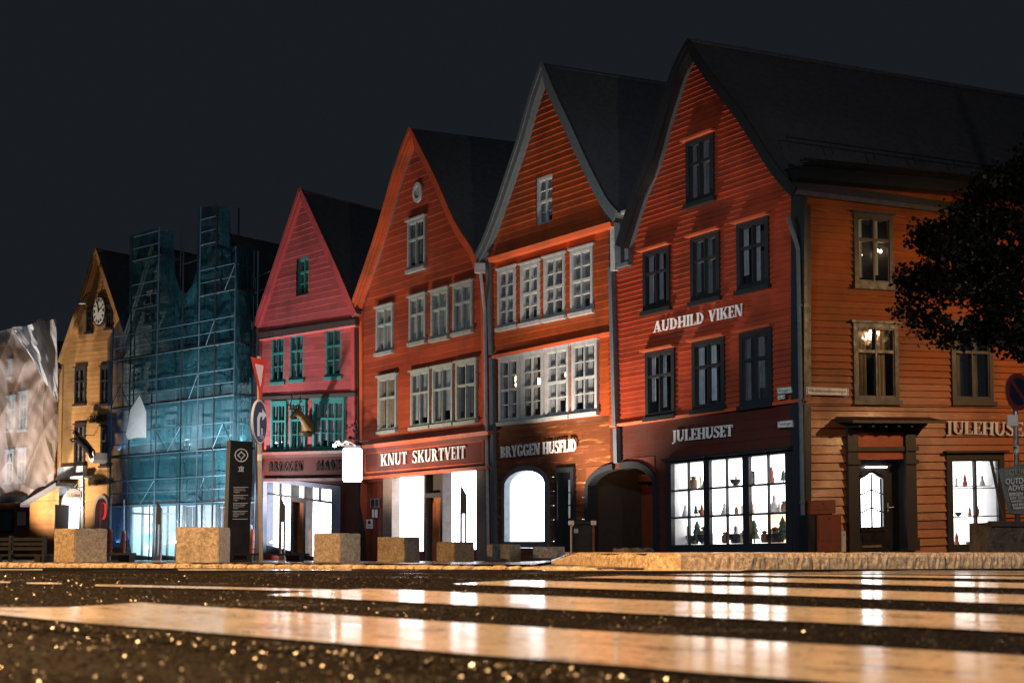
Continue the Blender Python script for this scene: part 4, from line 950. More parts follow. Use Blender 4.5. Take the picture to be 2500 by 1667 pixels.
def lit_open(rects, m, arch=()):
    def f(Hh, pl):
        out = []
        for r in rects:
            o = window(Hh, pl, r, M['ltgrey'], style='two', split=.2, muntin=0, casing=.10, hood=.05, sill=False, kind='none', glassmat=M['glass_shop'], name='shop_window'); out.append(o)
            sd = MB(); bk = MB(); room(sd, bk, pl, o[0]-.02, o[1]+.02, o[2]-.02, o[3]+.02, -.8); sd.build('room_lining', M['display_room'], Hh, recalc=False); bk.build('lit_room', m, Hh, recalc=False)
        for (ext, ysp, ytop, yb, bm) in arch: out.append(arched(Hh, pl, ext, ysp, ytop, yb, M['ltgrey'], .12, M['glass_shop'], bm, D=-.5, side=M['white_wall'], muntins=True))
        return out
    return f
simple_house('white_gabled_house', 'pale timber house behind the left half of the blue scaffold net', PS, [(292,856),(330,740)], [(457,836),(420,720)], (372,598), [(300,1366),(302,1100),(302,800)], [(455,1366),(456,1100),(456,780)],
    [(352,385,712,790),(322,346,902,950),(362,398,905,955),(404,432,895,945),(322,346,1025,1080),(368,398,1025,1080),(404,432,1015,1075)], M['white_wall'], M['white_wall'], M['ltgrey'], kinds_=['dim','half'], extra=lit_open([(318,376,1222,1362),(384,432,1222,1362)], M['shop_cyan']))
simple_house('pale_gabled_house', 'pale timber house behind the right half of the blue scaffold net', PS, [(457,826),(485,700)], [(618,800),(570,660)], (520,560), [(458,1366),(458,1100),(458,780)], [(616,1366),(614,1100),(612,760)],
    [(535,562,752,815),(495,520,892,940),(540,566,880,935),(582,606,870,935),(455,478,895,945),(495,520,1020,1075),(540,566,1010,1070),(582,606,1010,1070)], M['white_wall'], M['white_wall'], M['ltgrey'], kinds_=['dim','curtain'], extra=lit_open([], M['shop_cyan'], arch=[((444,492),1235,1208,1362,M['curtain']),((522,556),1238,1208,1362,M['curtain'])]))

# ---------------------------------------------------------------- yellow house
def yellow_extra(Hh, pl):
    out = [arched(Hh, pl, (146,196), 1232, 1190, 1345, M['ltgrey'], .12, M['glass_shop'], M['shop'], D=-.6, side=M['ltgrey'], n=.1, label='white lit arched shop entrance'),
           arched(Hh, pl, (228,266), 1250, 1207, 1366, M['greywood'], .13, M['glass_shop'], M['interior'], D=-.8, side=M['yellow'], n=.1, label='dark arched doorway with red scarf hung inside')]
    return out
vq = PY.uv(200, 1150)[1]
Hy = simple_house('yellow_house', 'yellow timber house with steep gable at the left of the scaffold', PY, [(143.5,884),(155,849),(198,721)], [(318,868),(292,785),(264,700)], (233,605.5), [(139,1366),(141,1100),(147,860)], [(300,1366),(300,1000),(298,760)],
    [(211.6,226,755,810),(259,274,747,800),(183,210,897,985),(245,271,894,986),(182,208,1036,1132),(246,270,1039,1136)], M['yellow'], M['yellowtrim'], M['brown_trim'], kinds_=['dim'], extra=yellow_extra, rowh=.22)
post(Hy, PY, (146, 1150, 151, 880), .16, -.02, .06, M['yellowtrim'])
letters(Hy, PY, 'ENHJØRNINGSGÅRDEN'.replace('Å', 'A'), (218,1031), (318,1024), 17, 18, .02, .08, M['dark_letter'])
letters(Hy, PY, 'SJØBODEN', (228,1183), (275,1181), 13, 13, .02, .07, M['dark_letter'])
mb = MB(); pxquad(mb, PY, [(138,1166),(202,1160),(202,1136),(142,1140)], -.05, .22); pxquad(mb, PY, [(134,1172),(206,1165),(204,1160),(136,1166)], -.05, .45); mb.build('entrance_hood', M['ltgrey'], Hy)
mb = MB(); pxquad(mb, PY, [(140,1345),(146,1345),(146,1172),(140,1172)], -.02, .09); pxquad(mb, PY, [(197,1345),(203,1345),(203,1168),(197,1168)], -.02, .09); mb.build('pilaster', M['ltgrey'], Hy)
c = thing('gable_clock', 'round white clock with roman marks high on the yellow gable', 'clock', PY.P(*PY.sz(241, 759, .15), .15))
cs = PY.sz(241, 759, .15); R_ = .62
def disc(mb, pl, c, r, n0, n1, K=28, rz=None):
    rz = rz or r; f = [(c[0]+r*math.cos(2*math.pi*k/K), c[1]+rz*math.sin(2*math.pi*k/K)) for k in range(K)]
    mb.solid([pl.P(*p, n1) for p in f], [pl.P(*p, n0) for p in f])
Rw = abs(PY.sz(256.5, 759, .15)[0]-cs[0]); Rh = abs(PY.sz(241, 722, .15)[1]-cs[1])
mb = MB(); disc(mb, PY, cs, Rw, .0, .13, rz=Rh); mb.build('case', M['brown_trim'], c)
mb = MB(); disc(mb, PY, cs, Rw*.88, .13, .15, rz=Rh*.88); mb.build('dial', mat_paint('dial_white', (.8,.78,.74), .4, var=.05), c)
mb = MB()
for k in range(12):
    t = math.radians(30*k); ww = .10 if k % 3 else .16
    f = lambda r, off: (cs[0] + Rw*r*math.cos(t) - off*math.sin(t), cs[1] + Rh*r*math.sin(t) + off*math.cos(t))
    mb.solid([PY.P(*f(.60,-ww*.3), .158), PY.P(*f(.80,-ww*.5), .158), PY.P(*f(.80,ww*.5), .158), PY.P(*f(.60,ww*.3), .158)], [PY.P(*f(.60,-ww*.3), .15), PY.P(*f(.80,-ww*.5), .15), PY.P(*f(.80,ww*.5), .15), PY.P(*f(.60,ww*.3), .15)])
mb.build('numerals', M['dark_letter'], c)
mb = MB()
for ang, L_ in ((20, .55), (112, .75)):
    t = math.radians(ang); f = lambda r, off: (cs[0] + Rw*r*math.cos(t) - off*math.sin(t), cs[1] + Rh*r*math.sin(t) + off*math.cos(t))
    mb.solid([PY.P(*f(-.1,-.03), .175), PY.P(*f(L_,-.015), .175), PY.P(*f(L_,.015), .175), PY.P(*f(-.1,.03), .175)], [PY.P(*f(-.1,-.03), .162), PY.P(*f(L_,-.015), .162), PY.P(*f(L_,.015), .162), PY.P(*f(-.1,.03), .162)])
mb.build('hands', M['dark_letter'], c)
c = thing('gable_lamp', 'curved arm lamp beside the gable clock', 'lamp', PY.P(*PY.sz(244, 717, .1), .1))
mb = MB(); mb.tube([PY.P(*PY.sz(246,717,.05), .05), PY.P(*PY.sz(232,717,.3), .6), PY.P(*PY.sz(214,722,.8), .9), PY.P(*PY.sz(208,731,.9), 1.0)], .025, 6); mb.build('arm', M['iron'], c)
mb = MB(); p = PY.P(*PY.sz(206,738,.9), 1.0); mb.lathe(p - Vector((0,0,.1)), [(.05,.0),(.16,.02),(.14,.10),(.04,.2)], 10); mb.build('lamp_head', M['ltgrey'], c)
# prancing unicorn figure
def skin(name, mat, parent, nodes, edges, base, sub=2):
    me = bpy.data.meshes.new(name); me.from_pydata([tuple(Vector(n[0]) - base) for n in nodes], edges, []); me.update()
    o = bpy.data.objects.new(name, me); COL.objects.link(o)
    if parent: o.parent = parent; 
    else: o.location = base
    m = o.modifiers.new('s', 'SKIN'); lay = me.skin_vertices[0].data
    for i, n in enumerate(nodes):
        r = n[1]; lay[i].radius = (r, r) if not isinstance(r, tuple) else r
    lay[0].use_root = True
    s = o.modifiers.new('u', 'SUBSURF'); s.levels = sub; s.render_levels = sub
    bpy.context.view_layer.update()
    dg = bpy.context.evaluated_depsgraph_get(); nm = bpy.data.meshes.new_from_object(o.evaluated_get(dg)); o.modifiers.clear(); o.data = nm
    nm.materials.clear(); nm.materials.append(mat); nm.shade_smooth()
    return o
ub_ = PY.P(*PY.sz(222, 1118, .3), .3)
U_ = thing('unicorn_figure', 'dark rearing unicorn figure on a white wall bracket of the yellow house', 'statue', ub_)
def up(x, y, dn=0): return PY.P(*PY.sz(x, y, .8 + dn), .8 + dn)
nodes = [(up(212,1090),.19),(up(204,1080),.20),(up(196,1074),.18),(up(190,1066),.14),(up(187,1056),.10),(up(183,1054),.08),(up(178,1058),.045),
         (up(219,1098),.14),(up(221,1108,.08),.07),(up(226,1118,.08),.05),(up(218,1108,-.1),.07),(up(222,1120,-.1),.05),
         (up(188,1074,.1),.06),(up(178,1070,.1),.045),(up(170,1074,.1),.035),(up(188,1076,-.1),.06),(up(176,1078,-.1),.045),(up(172,1071,-.1),.035),
         (up(224,1094),.05),(up(230,1100),.04),(up(232,1112),.025)]
ed = [(0,1),(1,2),(2,3),(3,4),(4,5),(5,6),(0,7),(7,8),(8,9),(7,10),(10,11),(2,12),(12,13),(13,14),(2,15),(15,16),(16,17),(7,18),(18,19),(19,20)]
skin('body', M['iron'], U_, nodes, ed, ub_)
mb = MB(); mb.tube([up(184,1051), up(168,1049)], [.03, .005], 6); mb.build('horn', M['iron'], U_)
mb = MB(); pxquad(mb, PY, [(214,1108),(228,1104),(229,1122),(225,1130),(218,1124)], .0, .7); mb.build('bracket', M['plate'], U_)
mb = MB(); mb.tube([up(210,1062,-.1), PY.P(*PY.sz(230,1062,0), 0)], .02, 6); mb.build('stay_rod', M['iron'], U_)
# hanging shop sign at the yellow house
S1 = thing('hanging_tavern_sign', 'small dark hanging sign on an iron bracket over the yellow house entrance', 'sign', PY.P(*PY.sz(200, 1195, .3), .3))
mb = MB(); y = lambda x, yy, n=.9: PY.P(*PY.sz(x, yy, n), n)
mb.solid([y(161,1216), y(198,1214), y(198,1199), y(190,1194), y(180,1192), y(170,1195), y(161,1201)], [p - PY.N*.05 for p in (y(161,1216), y(198,1214), y(198,1199), y(190,1194), y(180,1192), y(170,1195), y(161,1201))]); b_ = mb.build('board', M['greywood'], S1)
mb = MB()
smalltext(mb, lambda a, b: PY.P(*PY.sz(a, b, .9), .905), 'To Kokker', 164, 1213, 196, 1203); mb.build('lettering', M['dark_letter'], b_)
mb = MB(); mb.tube([y(160,1190), y(205,1189)], .025, 6); mb.tube([y(166,1190), y(166,1199)], .012, 5); mb.tube([y(194,1190), y(194,1199)], .012, 5); mb.tube([y(204,1160), y(204,1235)], .03, 6); mb.tube([y(203,1170), y(180,1189)], .015, 6); mb.build('bracket', M['iron'], S1)
# red scarf in the doorway
mb = MB(); q = lambda x, yy, n=-.2: PY.P(*PY.sz(x, yy, n), n)
pts = [(248,1226),(256,1228),(258,1238),(257,1256),(252,1268)]
for (a, b), (c_, d) in zip(pts, pts[1:]): mb.solid([q(a-3,b), q(a+3,b), q(c_+3,d), q(c_-3,d)], [q(a-3,b,-.26), q(a+3,b,-.26), q(c_+3,d,-.26), q(c_-3,d,-.26)])
tag(mb.build('hanging_scarf', mat_emit('self_lit_red_cloth', (1,.05,.04), .8), None), 'glowing red cloth hanging in the dark arched doorway', 'cloth')  # cloth gets its own emission in place of light falling on it

# ---------------------------------------------------------------- wrapped house at the far left and its lean-to
Hw = simple_house('wrapped_house', 'brown timber house wrapped in sheer tarpaulin at the left edge', PW, [(-120,900),(-60,860)], [(140,900),(100,870)], (20,815), [(-80,1366),(-80,1000),(-80,860)], [(136,1366),(136,1100),(136,870)],
    [(18,38,968,1050),(48,68,958,1048),(14,34,1100,1178),(44,64,1096,1174),(20,30,880,920)], M['brownwall'], M['brown_trim'], M['ltgrey'], kinds_=['curtain'])
def tarp_mesh(cols, rows, f):
    mb = MB(); g = [[f(i/cols, j/rows) for i in range(cols+1)] for j in range(rows+1)]
    for j in range(rows):
        for i in range(cols): mb.face([g[j][i], g[j][i+1], g[j+1][i+1], g[j+1][i]])
    return mb
def wav(a, b, s): return math.sin(a*9 + s)*.5 + math.sin(a*17 + b*6 + s*2)*.3 + math.sin(b*13 - a*5 + s)*.35 + math.sin((a+b)*31+s)*.10
def hump(a, b):                     # folds fanning from the right edge, as cloth tied at its corner
    t = math.atan2(b - .75, 1.05 - a); return .14*math.sin(t*14)*min(1, 2.2*math.hypot(a-1.05, b-.75))
tx = [(-90,812),(0,809),(32,800),(60,798),(82,792),(95,779),(112,786),(130,781)]
def crs(a, b): return .10*wav(a*2, b*2, 1) + hump(a, b) + .16*(1-abs(math.sin(a*8 + b*5 + math.sin(b*6)*1.0)))**2 + .12*(1-abs(math.sin(b*9 - a*6 + math.sin(a*5)*1.2)))**2
def topy(x): 
    for (x0,y0),(x1,y1) in zip(tx, tx[1:]):
        if x <= x1: return y0+(y1-y0)*(x-x0)/(x1-x0)
    return 781
def rightx(t): return interp([(137,0),(142,.3),(141,.5),(141,.72),(133,.85),(130,1)], t)
def f1(a, b):
    yy = (1-b); x = -90 + (rightx(1-b)+90)*a; yt = topy(x) + 12*math.sin(a*20)*0; yb = 1220 - 36*max(0,(a-.6))/.4 + 9*math.sin(a*13)
    return PW.P(*PW.sz(x, yb + (yt-yb)*b, .9 + crs(a, b)), .9 + crs(a, b))
tag(tarp_mesh(200, 160, f1).build('sheer_tarpaulin', M['tarp'], None, smooth=True, recalc=False), 'sheer creased tarpaulin hanging over the brown house at the left edge', 'tarpaulin')
def f2(a, b):
    x0 = 30 + 44*(1-b)**1.7; x = x0 + (rightx(.32*(1-b)) - x0)*a; yt = topy(x) - 2; yb = 850 + 130*a**.7; y_ = yb + (yt-yb)*b
    n = 1.6 + .30*wav(a*1.3, b, 3) + .3*math.sin(a*12+b*2); return PW.P(*PW.sz(x, y_, n), n)
tag(tarp_mesh(120, 90, f2).build('heavy_tarpaulin', M['tarp_heavy'], None, smooth=True, recalc=False), 'heavy pale grey tarpaulin folded over the top of the wrapped house', 'tarpaulin')
L = thing('lean_to_shed', 'orange boarded lean to shed below the wrapped house', 'shed', base(PW, PW.L))
mb = MB(); sL = PW.sz(72, 1300, 1.0)[0]; sR = PW.sz(142, 1300, 1.0)[0]
boards(mb, PW, lambda v: sL, lambda v: sR, PW.uv(100,1350)[1], PW.uv(100,1225)[1], .13, .02, n0=1.0)
v_a = PW.uv(100,1225)[1]; vm = PW.uv(142, 1190, 1.0)[1]
for k in range(6):
    t0, t1 = k/6, (k+1)/6; va_, vb2 = v_a + (vm-v_a)*t0, v_a + (vm-v_a)*t1
    mb.face([PW.U(sL+(sR-sL)*t0, va_, 1.0), PW.U(sR, va_, 1.0), PW.U(sR, vb2, 1.0), PW.U(sL+(sR-sL)*t1, vb2, 1.0)], random.random())
mb.build('wall', M['orangewall'], L, recalc=False)
mb = MB(); mb.solid([PW.U(sL-.4, v_a-.25, 1.25), PW.U(sR+.1, vm+.05, 1.25), PW.U(sR+.1, vm+.2, 1.25), PW.U(sL-.4, v_a-.1, 1.25)], [PW.U(sL-.4, v_a-.25, -.5), PW.U(sR+.1, vm+.05, -.5), PW.U(sR+.1, vm+.2, -.5), PW.U(sL-.4, v_a-.1, -.5)]); mb.build('roof', M['roof'], L)
mb = MB(); ubox(mb, PW, -1, sL-.02, PW.uv(30,1222)[1]-.1, PW.uv(30,1222)[1]+.12, .2, 1.2); mb.build('gutter', M['black'], L)
mb = MB(); ubox(mb, PW, sR, sR+.06, 0, 2.2, .5, 1.2); mb.build('drain_board', M['black'], L)
notice(PW, (42,62,1248,1282), .1, 'white sheet on the brown wall under the tarpaulin', [])
W2 = MB(); u0, u1, v0, v1 = uvrect(PW, (-30,30,1244,1300), .1); ubox(W2, PW, u0, u1, v0, v1, 0, .06); o = W2.build('shop_window_frame', M['black'], Hw)
mb = MB(); ubox(mb, PW, u0+.1, u1-.1, v0+.1, v1-.1, .06, .07); mb.build('pane', M['glass'], o)
# ================================================================== GROUND
LOW = [(-500,20.6),(-300,19.6),(0,18.0),(640,15.6),(1250,13.6),(1480,12.75),(1560,12.6)]
TALL = [(1330,17.2),(1398,15.9),(1480,14.3),(1570,13.3),(1660,12.9),(1985,13.9),(2310,15.1),(2635,16.4),(2960,17.9),(3400,20.2)]
def lin(tab, x):
    if x <= tab[0][0]: return tab[0][1]
    for (a, b), (c, d) in zip(tab, tab[1:]):
        if x <= c: return b + (d - b)*(x - a)/(c - a)
    return tab[-1][1]
def ground_pt(px, py, dz=0):
    a, b = .4, 60
    for _ in range(50):
        m = (a+b)/2; p = at_depth(px, py, m)
        if p.z - zroad(p.x, p.y) > 0: a = m
        else: b = m
    p = at_depth(px, py, a); return Vector((p.x, p.y, zroad(p.x, p.y) + dz))
# road: wet asphalt
s = NT('wet_asphalt'); P = s.geo()
vor = s.n('ShaderNodeTexVoronoi'); vor.inputs['Scale'].default_value = 150; s.l(P, vor.inputs['Vector'])
n1 = s.noise(230, P, 3, .7); n2 = s.noise(1.1, P, 4, .6); n3 = s.noise(105, P, 2, .6)
hgt = s.math('SUBTRACT', s.math('ADD', s.math('MULTIPLY', n3, 1.2), s.math('MULTIPLY', n1, .35)), s.math('MULTIPLY', vor.outputs['Distance'], .55))
colr = s.mix(s.mr(n3, .35, .65, 0, 1), (.001,.001,.001), (.005,.004,.003)); colr = s.mix(s.mr(n1, .62, .75, 0, .6), colr, (.05,.036,.025))
wet = s.mr(n2, .36, .60, .30, .60)
wetm = s.mr(n2, .56, .66, 0, 1); p = s.pbsdf(colr, s.mr(wetm, 0, 1, .62, .16), 0, s.bump(hgt, .45, .005), .25); s.l(s.mr(wetm, 0, 1, .02, .45), p.inputs['Specular IOR Level']); s.l(p.outputs[0], s.out.inputs[0]); M['asphalt'] = s.m
s = NT('asphalt_grain'); P = s.geo(); n = s.noise(60, P, 2)
oi = s.n('ShaderNodeAttribute', attribute_name='bv').outputs['Fac']
gl_ = s.mr(oi, 0.925, .95, 0, 1); p = s.pbsdf(s.mix(s.math('POWER', oi, 4.0), (.0012,.0012,.0012), (.045,.031,.020)), s.mr(gl_, 0, 1, .70, .28), 0, None, .35); s.l(s.mr(gl_, 0, 1, .03, .5), p.inputs['Specular IOR Level']); s.l(p.outputs[0], s.out.inputs[0]); M['grain'] = s.m
s = NT('worn_road_paint'); P = s.geo()
def dotp(v, w_):
    x = s.n('ShaderNodeVectorMath', operation='DOT_PRODUCT'); s.l(v, x.inputs[0]); x.inputs[1].default_value = w_; return x.outputs['Value']
cb_ = s.n('ShaderNodeCombineXYZ'); s.l(s.math('MULTIPLY', dotp(P, (.705,-.709,0)), 2.2), cb_.inputs[0]); s.l(s.math('MULTIPLY', dotp(P, (.709,.705,0)), 11.0), cb_.inputs[1])
st_n = s.noise(1.6, cb_.outputs[0], 7, .72); n1 = s.noise(3.0, P, 6, .7); n2 = s.noise(60, P, 4, .7)
c = s.mix(s.mr(n1, .40, .66, 0, .5), (.80,.74,.66), (.56,.46,.36)); c = s.mix(s.mr(st_n, .50, .60, 0, .65), c, (.26,.17,.10))
chip = s.math('ADD', s.math('MULTIPLY', st_n, .6), s.math('MULTIPLY', n2, .5)); c = s.mix(s.mr(chip, .575, .625, 0, .9), c, (.04,.028,.02))
p = s.pbsdf(c, s.mr(n1, .35, .65, .25, .50), 0, s.bump(s.math('ADD', s.math('MULTIPLY', n2, .6), s.math('MULTIPLY', st_n, .8)), .14, .006), .5)
p.inputs['Coat Weight'].default_value = 1.0; s.l(s.mr(st_n, .38, .62, .05, .22), p.inputs['Coat Roughness']); s.l(s.bump(s.noise(9, P, 2), .05, .006), p.inputs['Coat Normal'])
s.l(p.outputs[0], s.out.inputs[0]); M['roadpaint'] = s.m

ys = [-60, -20, -5] + [i*.15 for i in range(0, 110)] + [17, 18, 20, 23, 27, 32, 38, 45, 52, 60, 75, 100, 150, 250, 500]
mb = MB()
for a, b in zip(ys, ys[1:]):
    for x0, x1 in ((-400,-60),(-60,-10),(-10,-3),(-3,0),(0,3),(3,10),(10,60),(60,400)):
        mb.face([(x0,a,zroad(0,a)),(x1,a,zroad(0,a)),(x1,b,zroad(0,b)),(x0,b,zroad(0,b))])
tag(mb.build('road', M['asphalt'], None, recalc=False), kind='structure')
s = NT('wet_paving_slabs'); P = s.geo(); bt = s.n('ShaderNodeTexBrick'); s.l(P, bt.inputs['Vector']); bt.inputs['Scale'].default_value = 2.2; bt.inputs['Mortar Size'].default_value = .018
bt.inputs['Color1'].default_value = (.10,.085,.07,1); bt.inputs['Color2'].default_value = (.055,.048,.042,1); bt.inputs['Mortar'].default_value = (.008,.008,.008,1)
nn = s.noise(6, P, 4); p = s.pbsdf(s.mix(s.mr(nn, .4, .7, 0, .6), bt.outputs['Color'], (.03,.026,.022)), s.mr(nn, .35, .65, .16, .40), 0, s.bump(s.math('ADD', s.math('MULTIPLY', bt.outputs['Fac'], -1.5), nn), .4, .01), .5)
s.l(p.outputs[0], s.out.inputs[0]); M['cobble'] = s.m
# pavement
mb = MB(); pxs = list(range(-1400, 3900, 45)); T = [0, .02, .06, .12, .2, .3, .42, .56, .72, .9, 1]
grid = []
for px in pxs:
    yk = lin(LOW, px) if px < 1330 else lin(TALL, px); yk += .08; col = []
    for t in T:
        Y = yk + (90 - yk)*t**1.6; X = (px-1250)/F*Y; z = zpave(X, Y)
        if Y > 60: z = min(z, z)
        col.append((X, Y, z))
    grid.append(col)
for i in range(len(grid)-1):
    for j in range(len(T)-1): mb.face([grid[i][j], grid[i+1][j], grid[i+1][j+1], grid[i][j+1]])
tag(mb.build('pavement', M['cobble'], None, recalc=False), kind='structure')
mb = MB()
ap = [1285 + 15*k for k in range(20)]
for p_, q_ in zip(ap, ap[1:]):
    A0, A1 = lin(LOW, p_)+.08, lin(LOW, q_)+.08; B0, B1 = max(A0, lin(TALL, max(1330,p_))+.2), max(A1, lin(TALL, max(1330,q_))+.2)
    mb.face([(gx(p_,A0),A0,.0), (gx(q_,A1),A1,.0), (gx(q_,B1),B1,.0), (gx(p_,B0),B0,.0)])
tag(mb.build('pavement_apron', M['cobble'], None, recalc=False), kind='structure')
# kerb stones
def stone(mb, A, B, wdir, width, zt0, zt1, zb, seg, amp, seed, c):
    """rough stone from A to B (plan points) with split face"""
    r = random.Random(seed); L_ = (B-A).length; n = max(3, int(L_/seg)); m = 4
    gap = .008; d = (B-A).normalized(); A = A + d*gap; B = B - d*gap
    rows = []
    prof = [(0.0,0.0),(0.0,.45),(0.005,.80),(.025,.97),(.06,1.0),(width,1.0),(width,0.0)]
    for i in range(n+1):
        t = i/n; p = A + (B-A)*t; zt = zt0 + (zt1-zt0)*t; e = .018 if i in (0, n) else 0; row = []
        for k, (w, h) in enumerate(prof):
            jx = (r.random()-.5)*amp*(k < 5); jz = (r.random()-.5)*amp*.5*(2 < k < 6)
            z = zb + (zt - zb)*h - (e if h > .4 else 0) + jz; q = p + wdir*(w + jx + (e*.8 if k < 3 else 0)); row.append((q.x, q.y, z))
        rows.append(row)
    for i in range(n):
        for k in range(len(prof)-1): mb.face([rows[i][k], rows[i+1][k], rows[i+1][k+1], rows[i][k+1]], c)
    mb.face(rows[0][::-1], c); mb.face(rows[-1], c)
def poly_pts(tab):
    return [Vector((gx(px, Y), Y, 0)) for px, Y in tab]
def walk(pts, step, jit, start=0):
    seq = []; d = 0; total = sum((b-a).length for a, b in zip(pts, pts[1:])); s_ = start
    def at(x):
        for a, b in zip(pts, pts[1:]):
            l = (b-a).length
            if x <= l: return a + (b-a)*(x/l)
            x -= l
        return pts[-1]
    while s_ < total:
        e = s_ + step*random.uniform(1-jit, 1+jit); seq.append((at(s_), at(min(e, total)))); s_ = e
    return seq
mb = MB()
for k, (a, b) in enumerate(walk(poly_pts(LOW), .205, .22)):
    wd = Vector((-(b-a).y, (b-a).x, 0)).normalized(); wd = wd if wd.y > 0 else -wd
    px = 1250 + a.x/a.y*F; sink = .05*sm(1380, 1560, px)
    stone(mb, a, b, wd, .14, .010 - sink + random.uniform(-.006,.006), .010 - sink + random.uniform(-.006,.006), -.10, .04, .014, k, random.random())
tag(mb.build('kerb_setts', M['granite'], None, recalc=False), kind='structure')
mb = MB(); tp = [Vector((gx(px, lin(TALL, px)), lin(TALL, px), 0)) for px in (1395,1520,1658)]
joints = [1330, 1398, 1658, 1985, 2310, 2640, 2960, 3380]
for k, (a, b) in enumerate(zip(joints, joints[1:])):
    sub = [a + (b-a)*j/4 for j in range(5)] if a == 1398 else [a, b]
    for j, (p, q) in enumerate(zip(sub, sub[1:])):
        A = Vector((gx(p, lin(TALL, p)), lin(TALL, p), 0)); B = Vector((gx(q, lin(TALL, q)), lin(TALL, q), 0)); wd = Vector((-(B-A).y, (B-A).x, 0)).normalized(); wd = wd if wd.y > 0 else -wd
        z0 = .01 if k == 0 else .135
        stone(mb, A + (Vector() if j == 0 else (A-B).normalized()*.008), B + (Vector() if j == len(sub)-1 else (B-A).normalized()*.008), wd, .28, z0, .135, -.10, .035, .016, 100+k*7+j, random.random())
tag(mb.build('kerb', M['granite'], None, recalc=False), kind='structure')
# crosswalk stripes
e_ = Vector((.705,-.709,0)); n_ = Vector((.709,.705,0)); O_ = Vector((-1.149, 3.07, 0))
for k in range(-1, 10):
    mb = MB(); w = .50; st = O_ + n_*(k*.985) + e_*(-.33*k); N = 40; Lg = 5.2
    if k == -1: continue
    pr = None
    for i in range(N+1):
        t = Lg*i/N; row = []
        for q_ in (0, .25, .5, .75, 1):
            off = (random.uniform(-.006,.006) if q_ in (0,1) else 0); sk = -.33*w*q_
            p = st + e_*(t + sk*(1 - t/Lg) + (random.uniform(-.02,.02) if i == 0 else 0)) + n_*(w*q_ + off); row.append((p.x, p.y, zroad(0, p.y) + .004))
        if pr:
            for a in range(4): mb.face([pr[a], row[a], row[a+1], pr[a+1]])
        pr = row
    tag(mb.build('crosswalk_stripe', M['roadpaint'], None, recalc=False), kind='structure', group='crosswalk stripes')
def marking(name, pts, mat=None):
    mb = MB(); P_ = [ground_pt(x, y, .0042) for x, y in pts]; mb.face(P_); tag(mb.build(name, mat or M['roadpaint'], None, recalc=False), kind='structure')
for q in ([(-60,1389),(105,1389),(103,1392.5),(-60,1392.5)], [(433,1389.5),(858,1389.5),(858,1393),(436,1393)], [(1320,1390.5),(1830,1390),(1810,1394),(1330,1394)]): marking('edge_line', q)
for q in ([(232,1428.5),(540,1435),(850,1443),(850,1448),(540,1440),(232,1433)], [(-80,1419),(26,1422),(24,1425),(-80,1422)], [(64,1424),(150,1425),(150,1428),(66,1427)]): marking('centre_line', q)
marking('stop_line', [(-80,1508),(-80,1487),(280,1486),(150,1494)])
# coarse wet aggregate in the nearest asphalt
def ico():
    bm = bmesh.new(); bmesh.ops.create_icosphere(bm, subdivisions=1, radius=1); v = np.array([x.co[:] for x in bm.verts]); f = np.array([[y.index for y in x.verts] for x in bm.faces]); bm.free(); return v, f
iv, if_ = ico()
NG = 95000
Yg = 1.35 + 6.2*rng.random(NG)**1.9; ug_ = -.40 + .80*rng.random(NG); Xg = ug_*Yg
rel = np.stack([Xg + 1.149, Yg - 3.07], 1); q = rel @ np.array([.709,.705]); tt = rel @ np.array([.705,-.709])
kk_ = np.floor(q/.985); fr_ = q - kk_*.985; on = (fr_ < .505) & (kk_ >= 0) & (tt > -.33*kk_ - .18)
ridge = np.exp(-((q + .12)/.07)**2); groove = np.exp(-((q + .45)/.10)**2) + np.exp(-((q + .03)/.025)**2)
keep = (~on) & (rng.random(NG) < np.clip(.80 + .2*ridge - .55*groove, 0, 1))
Xg, Yg, ridge = Xg[keep], Yg[keep], ridge[keep]; n = len(Xg)
sz_ = (.0015 + .0026*rng.random(n)**2)*(1 + .35*ridge)*(1 + .10*Yg)
zg = np.array([zroad(0, y) for y in Yg]) - sz_*.15 + ridge*.002
th = rng.random(n)*6.28; a = .7 + .6*rng.random(n); hgt_ = .55 + .4*rng.random(n)
V = iv[None]*np.stack([sz_*a, sz_/a, sz_*hgt_], 1)[:, None, :]; c_, s_ = np.cos(th)[:, None], np.sin(th)[:, None]
V = np.stack([V[...,0]*c_ - V[...,1]*s_ + Xg[:,None], V[...,0]*s_ + V[...,1]*c_ + Yg[:,None], V[...,2] + zg[:,None]], -1).reshape(-1, 3)
Fc = (if_[None] + (np.arange(n)*len(iv))[:, None, None]).reshape(-1, 3)
me = bpy.data.meshes.new('asphalt_grit'); me.vertices.add(len(V)); me.vertices.foreach_set('co', V.ravel()); me.loops.add(Fc.size); me.loops.foreach_set('vertex_index', Fc.ravel().astype(np.int32))
me.polygons.add(len(Fc)); me.polygons.foreach_set('loop_start', np.arange(0, Fc.size, 3, dtype=np.int32)); me.polygons.foreach_set('use_smooth', np.zeros(len(Fc), bool))
at = me.attributes.new('bv', 'FLOAT', 'FACE'); at.data.foreach_set('value', np.repeat(np.clip(rng.random(n) + .05*ridge, 0, 1), len(if_)).astype(np.float32)); me.update(calc_edges=True); me.materials.append(M['grain'])
o = bpy.data.objects.new('asphalt_grit', me); COL.objects.link(o); tag(o, 'coarse wet stone grit of the nearest asphalt', 'grit', kind='stuff')
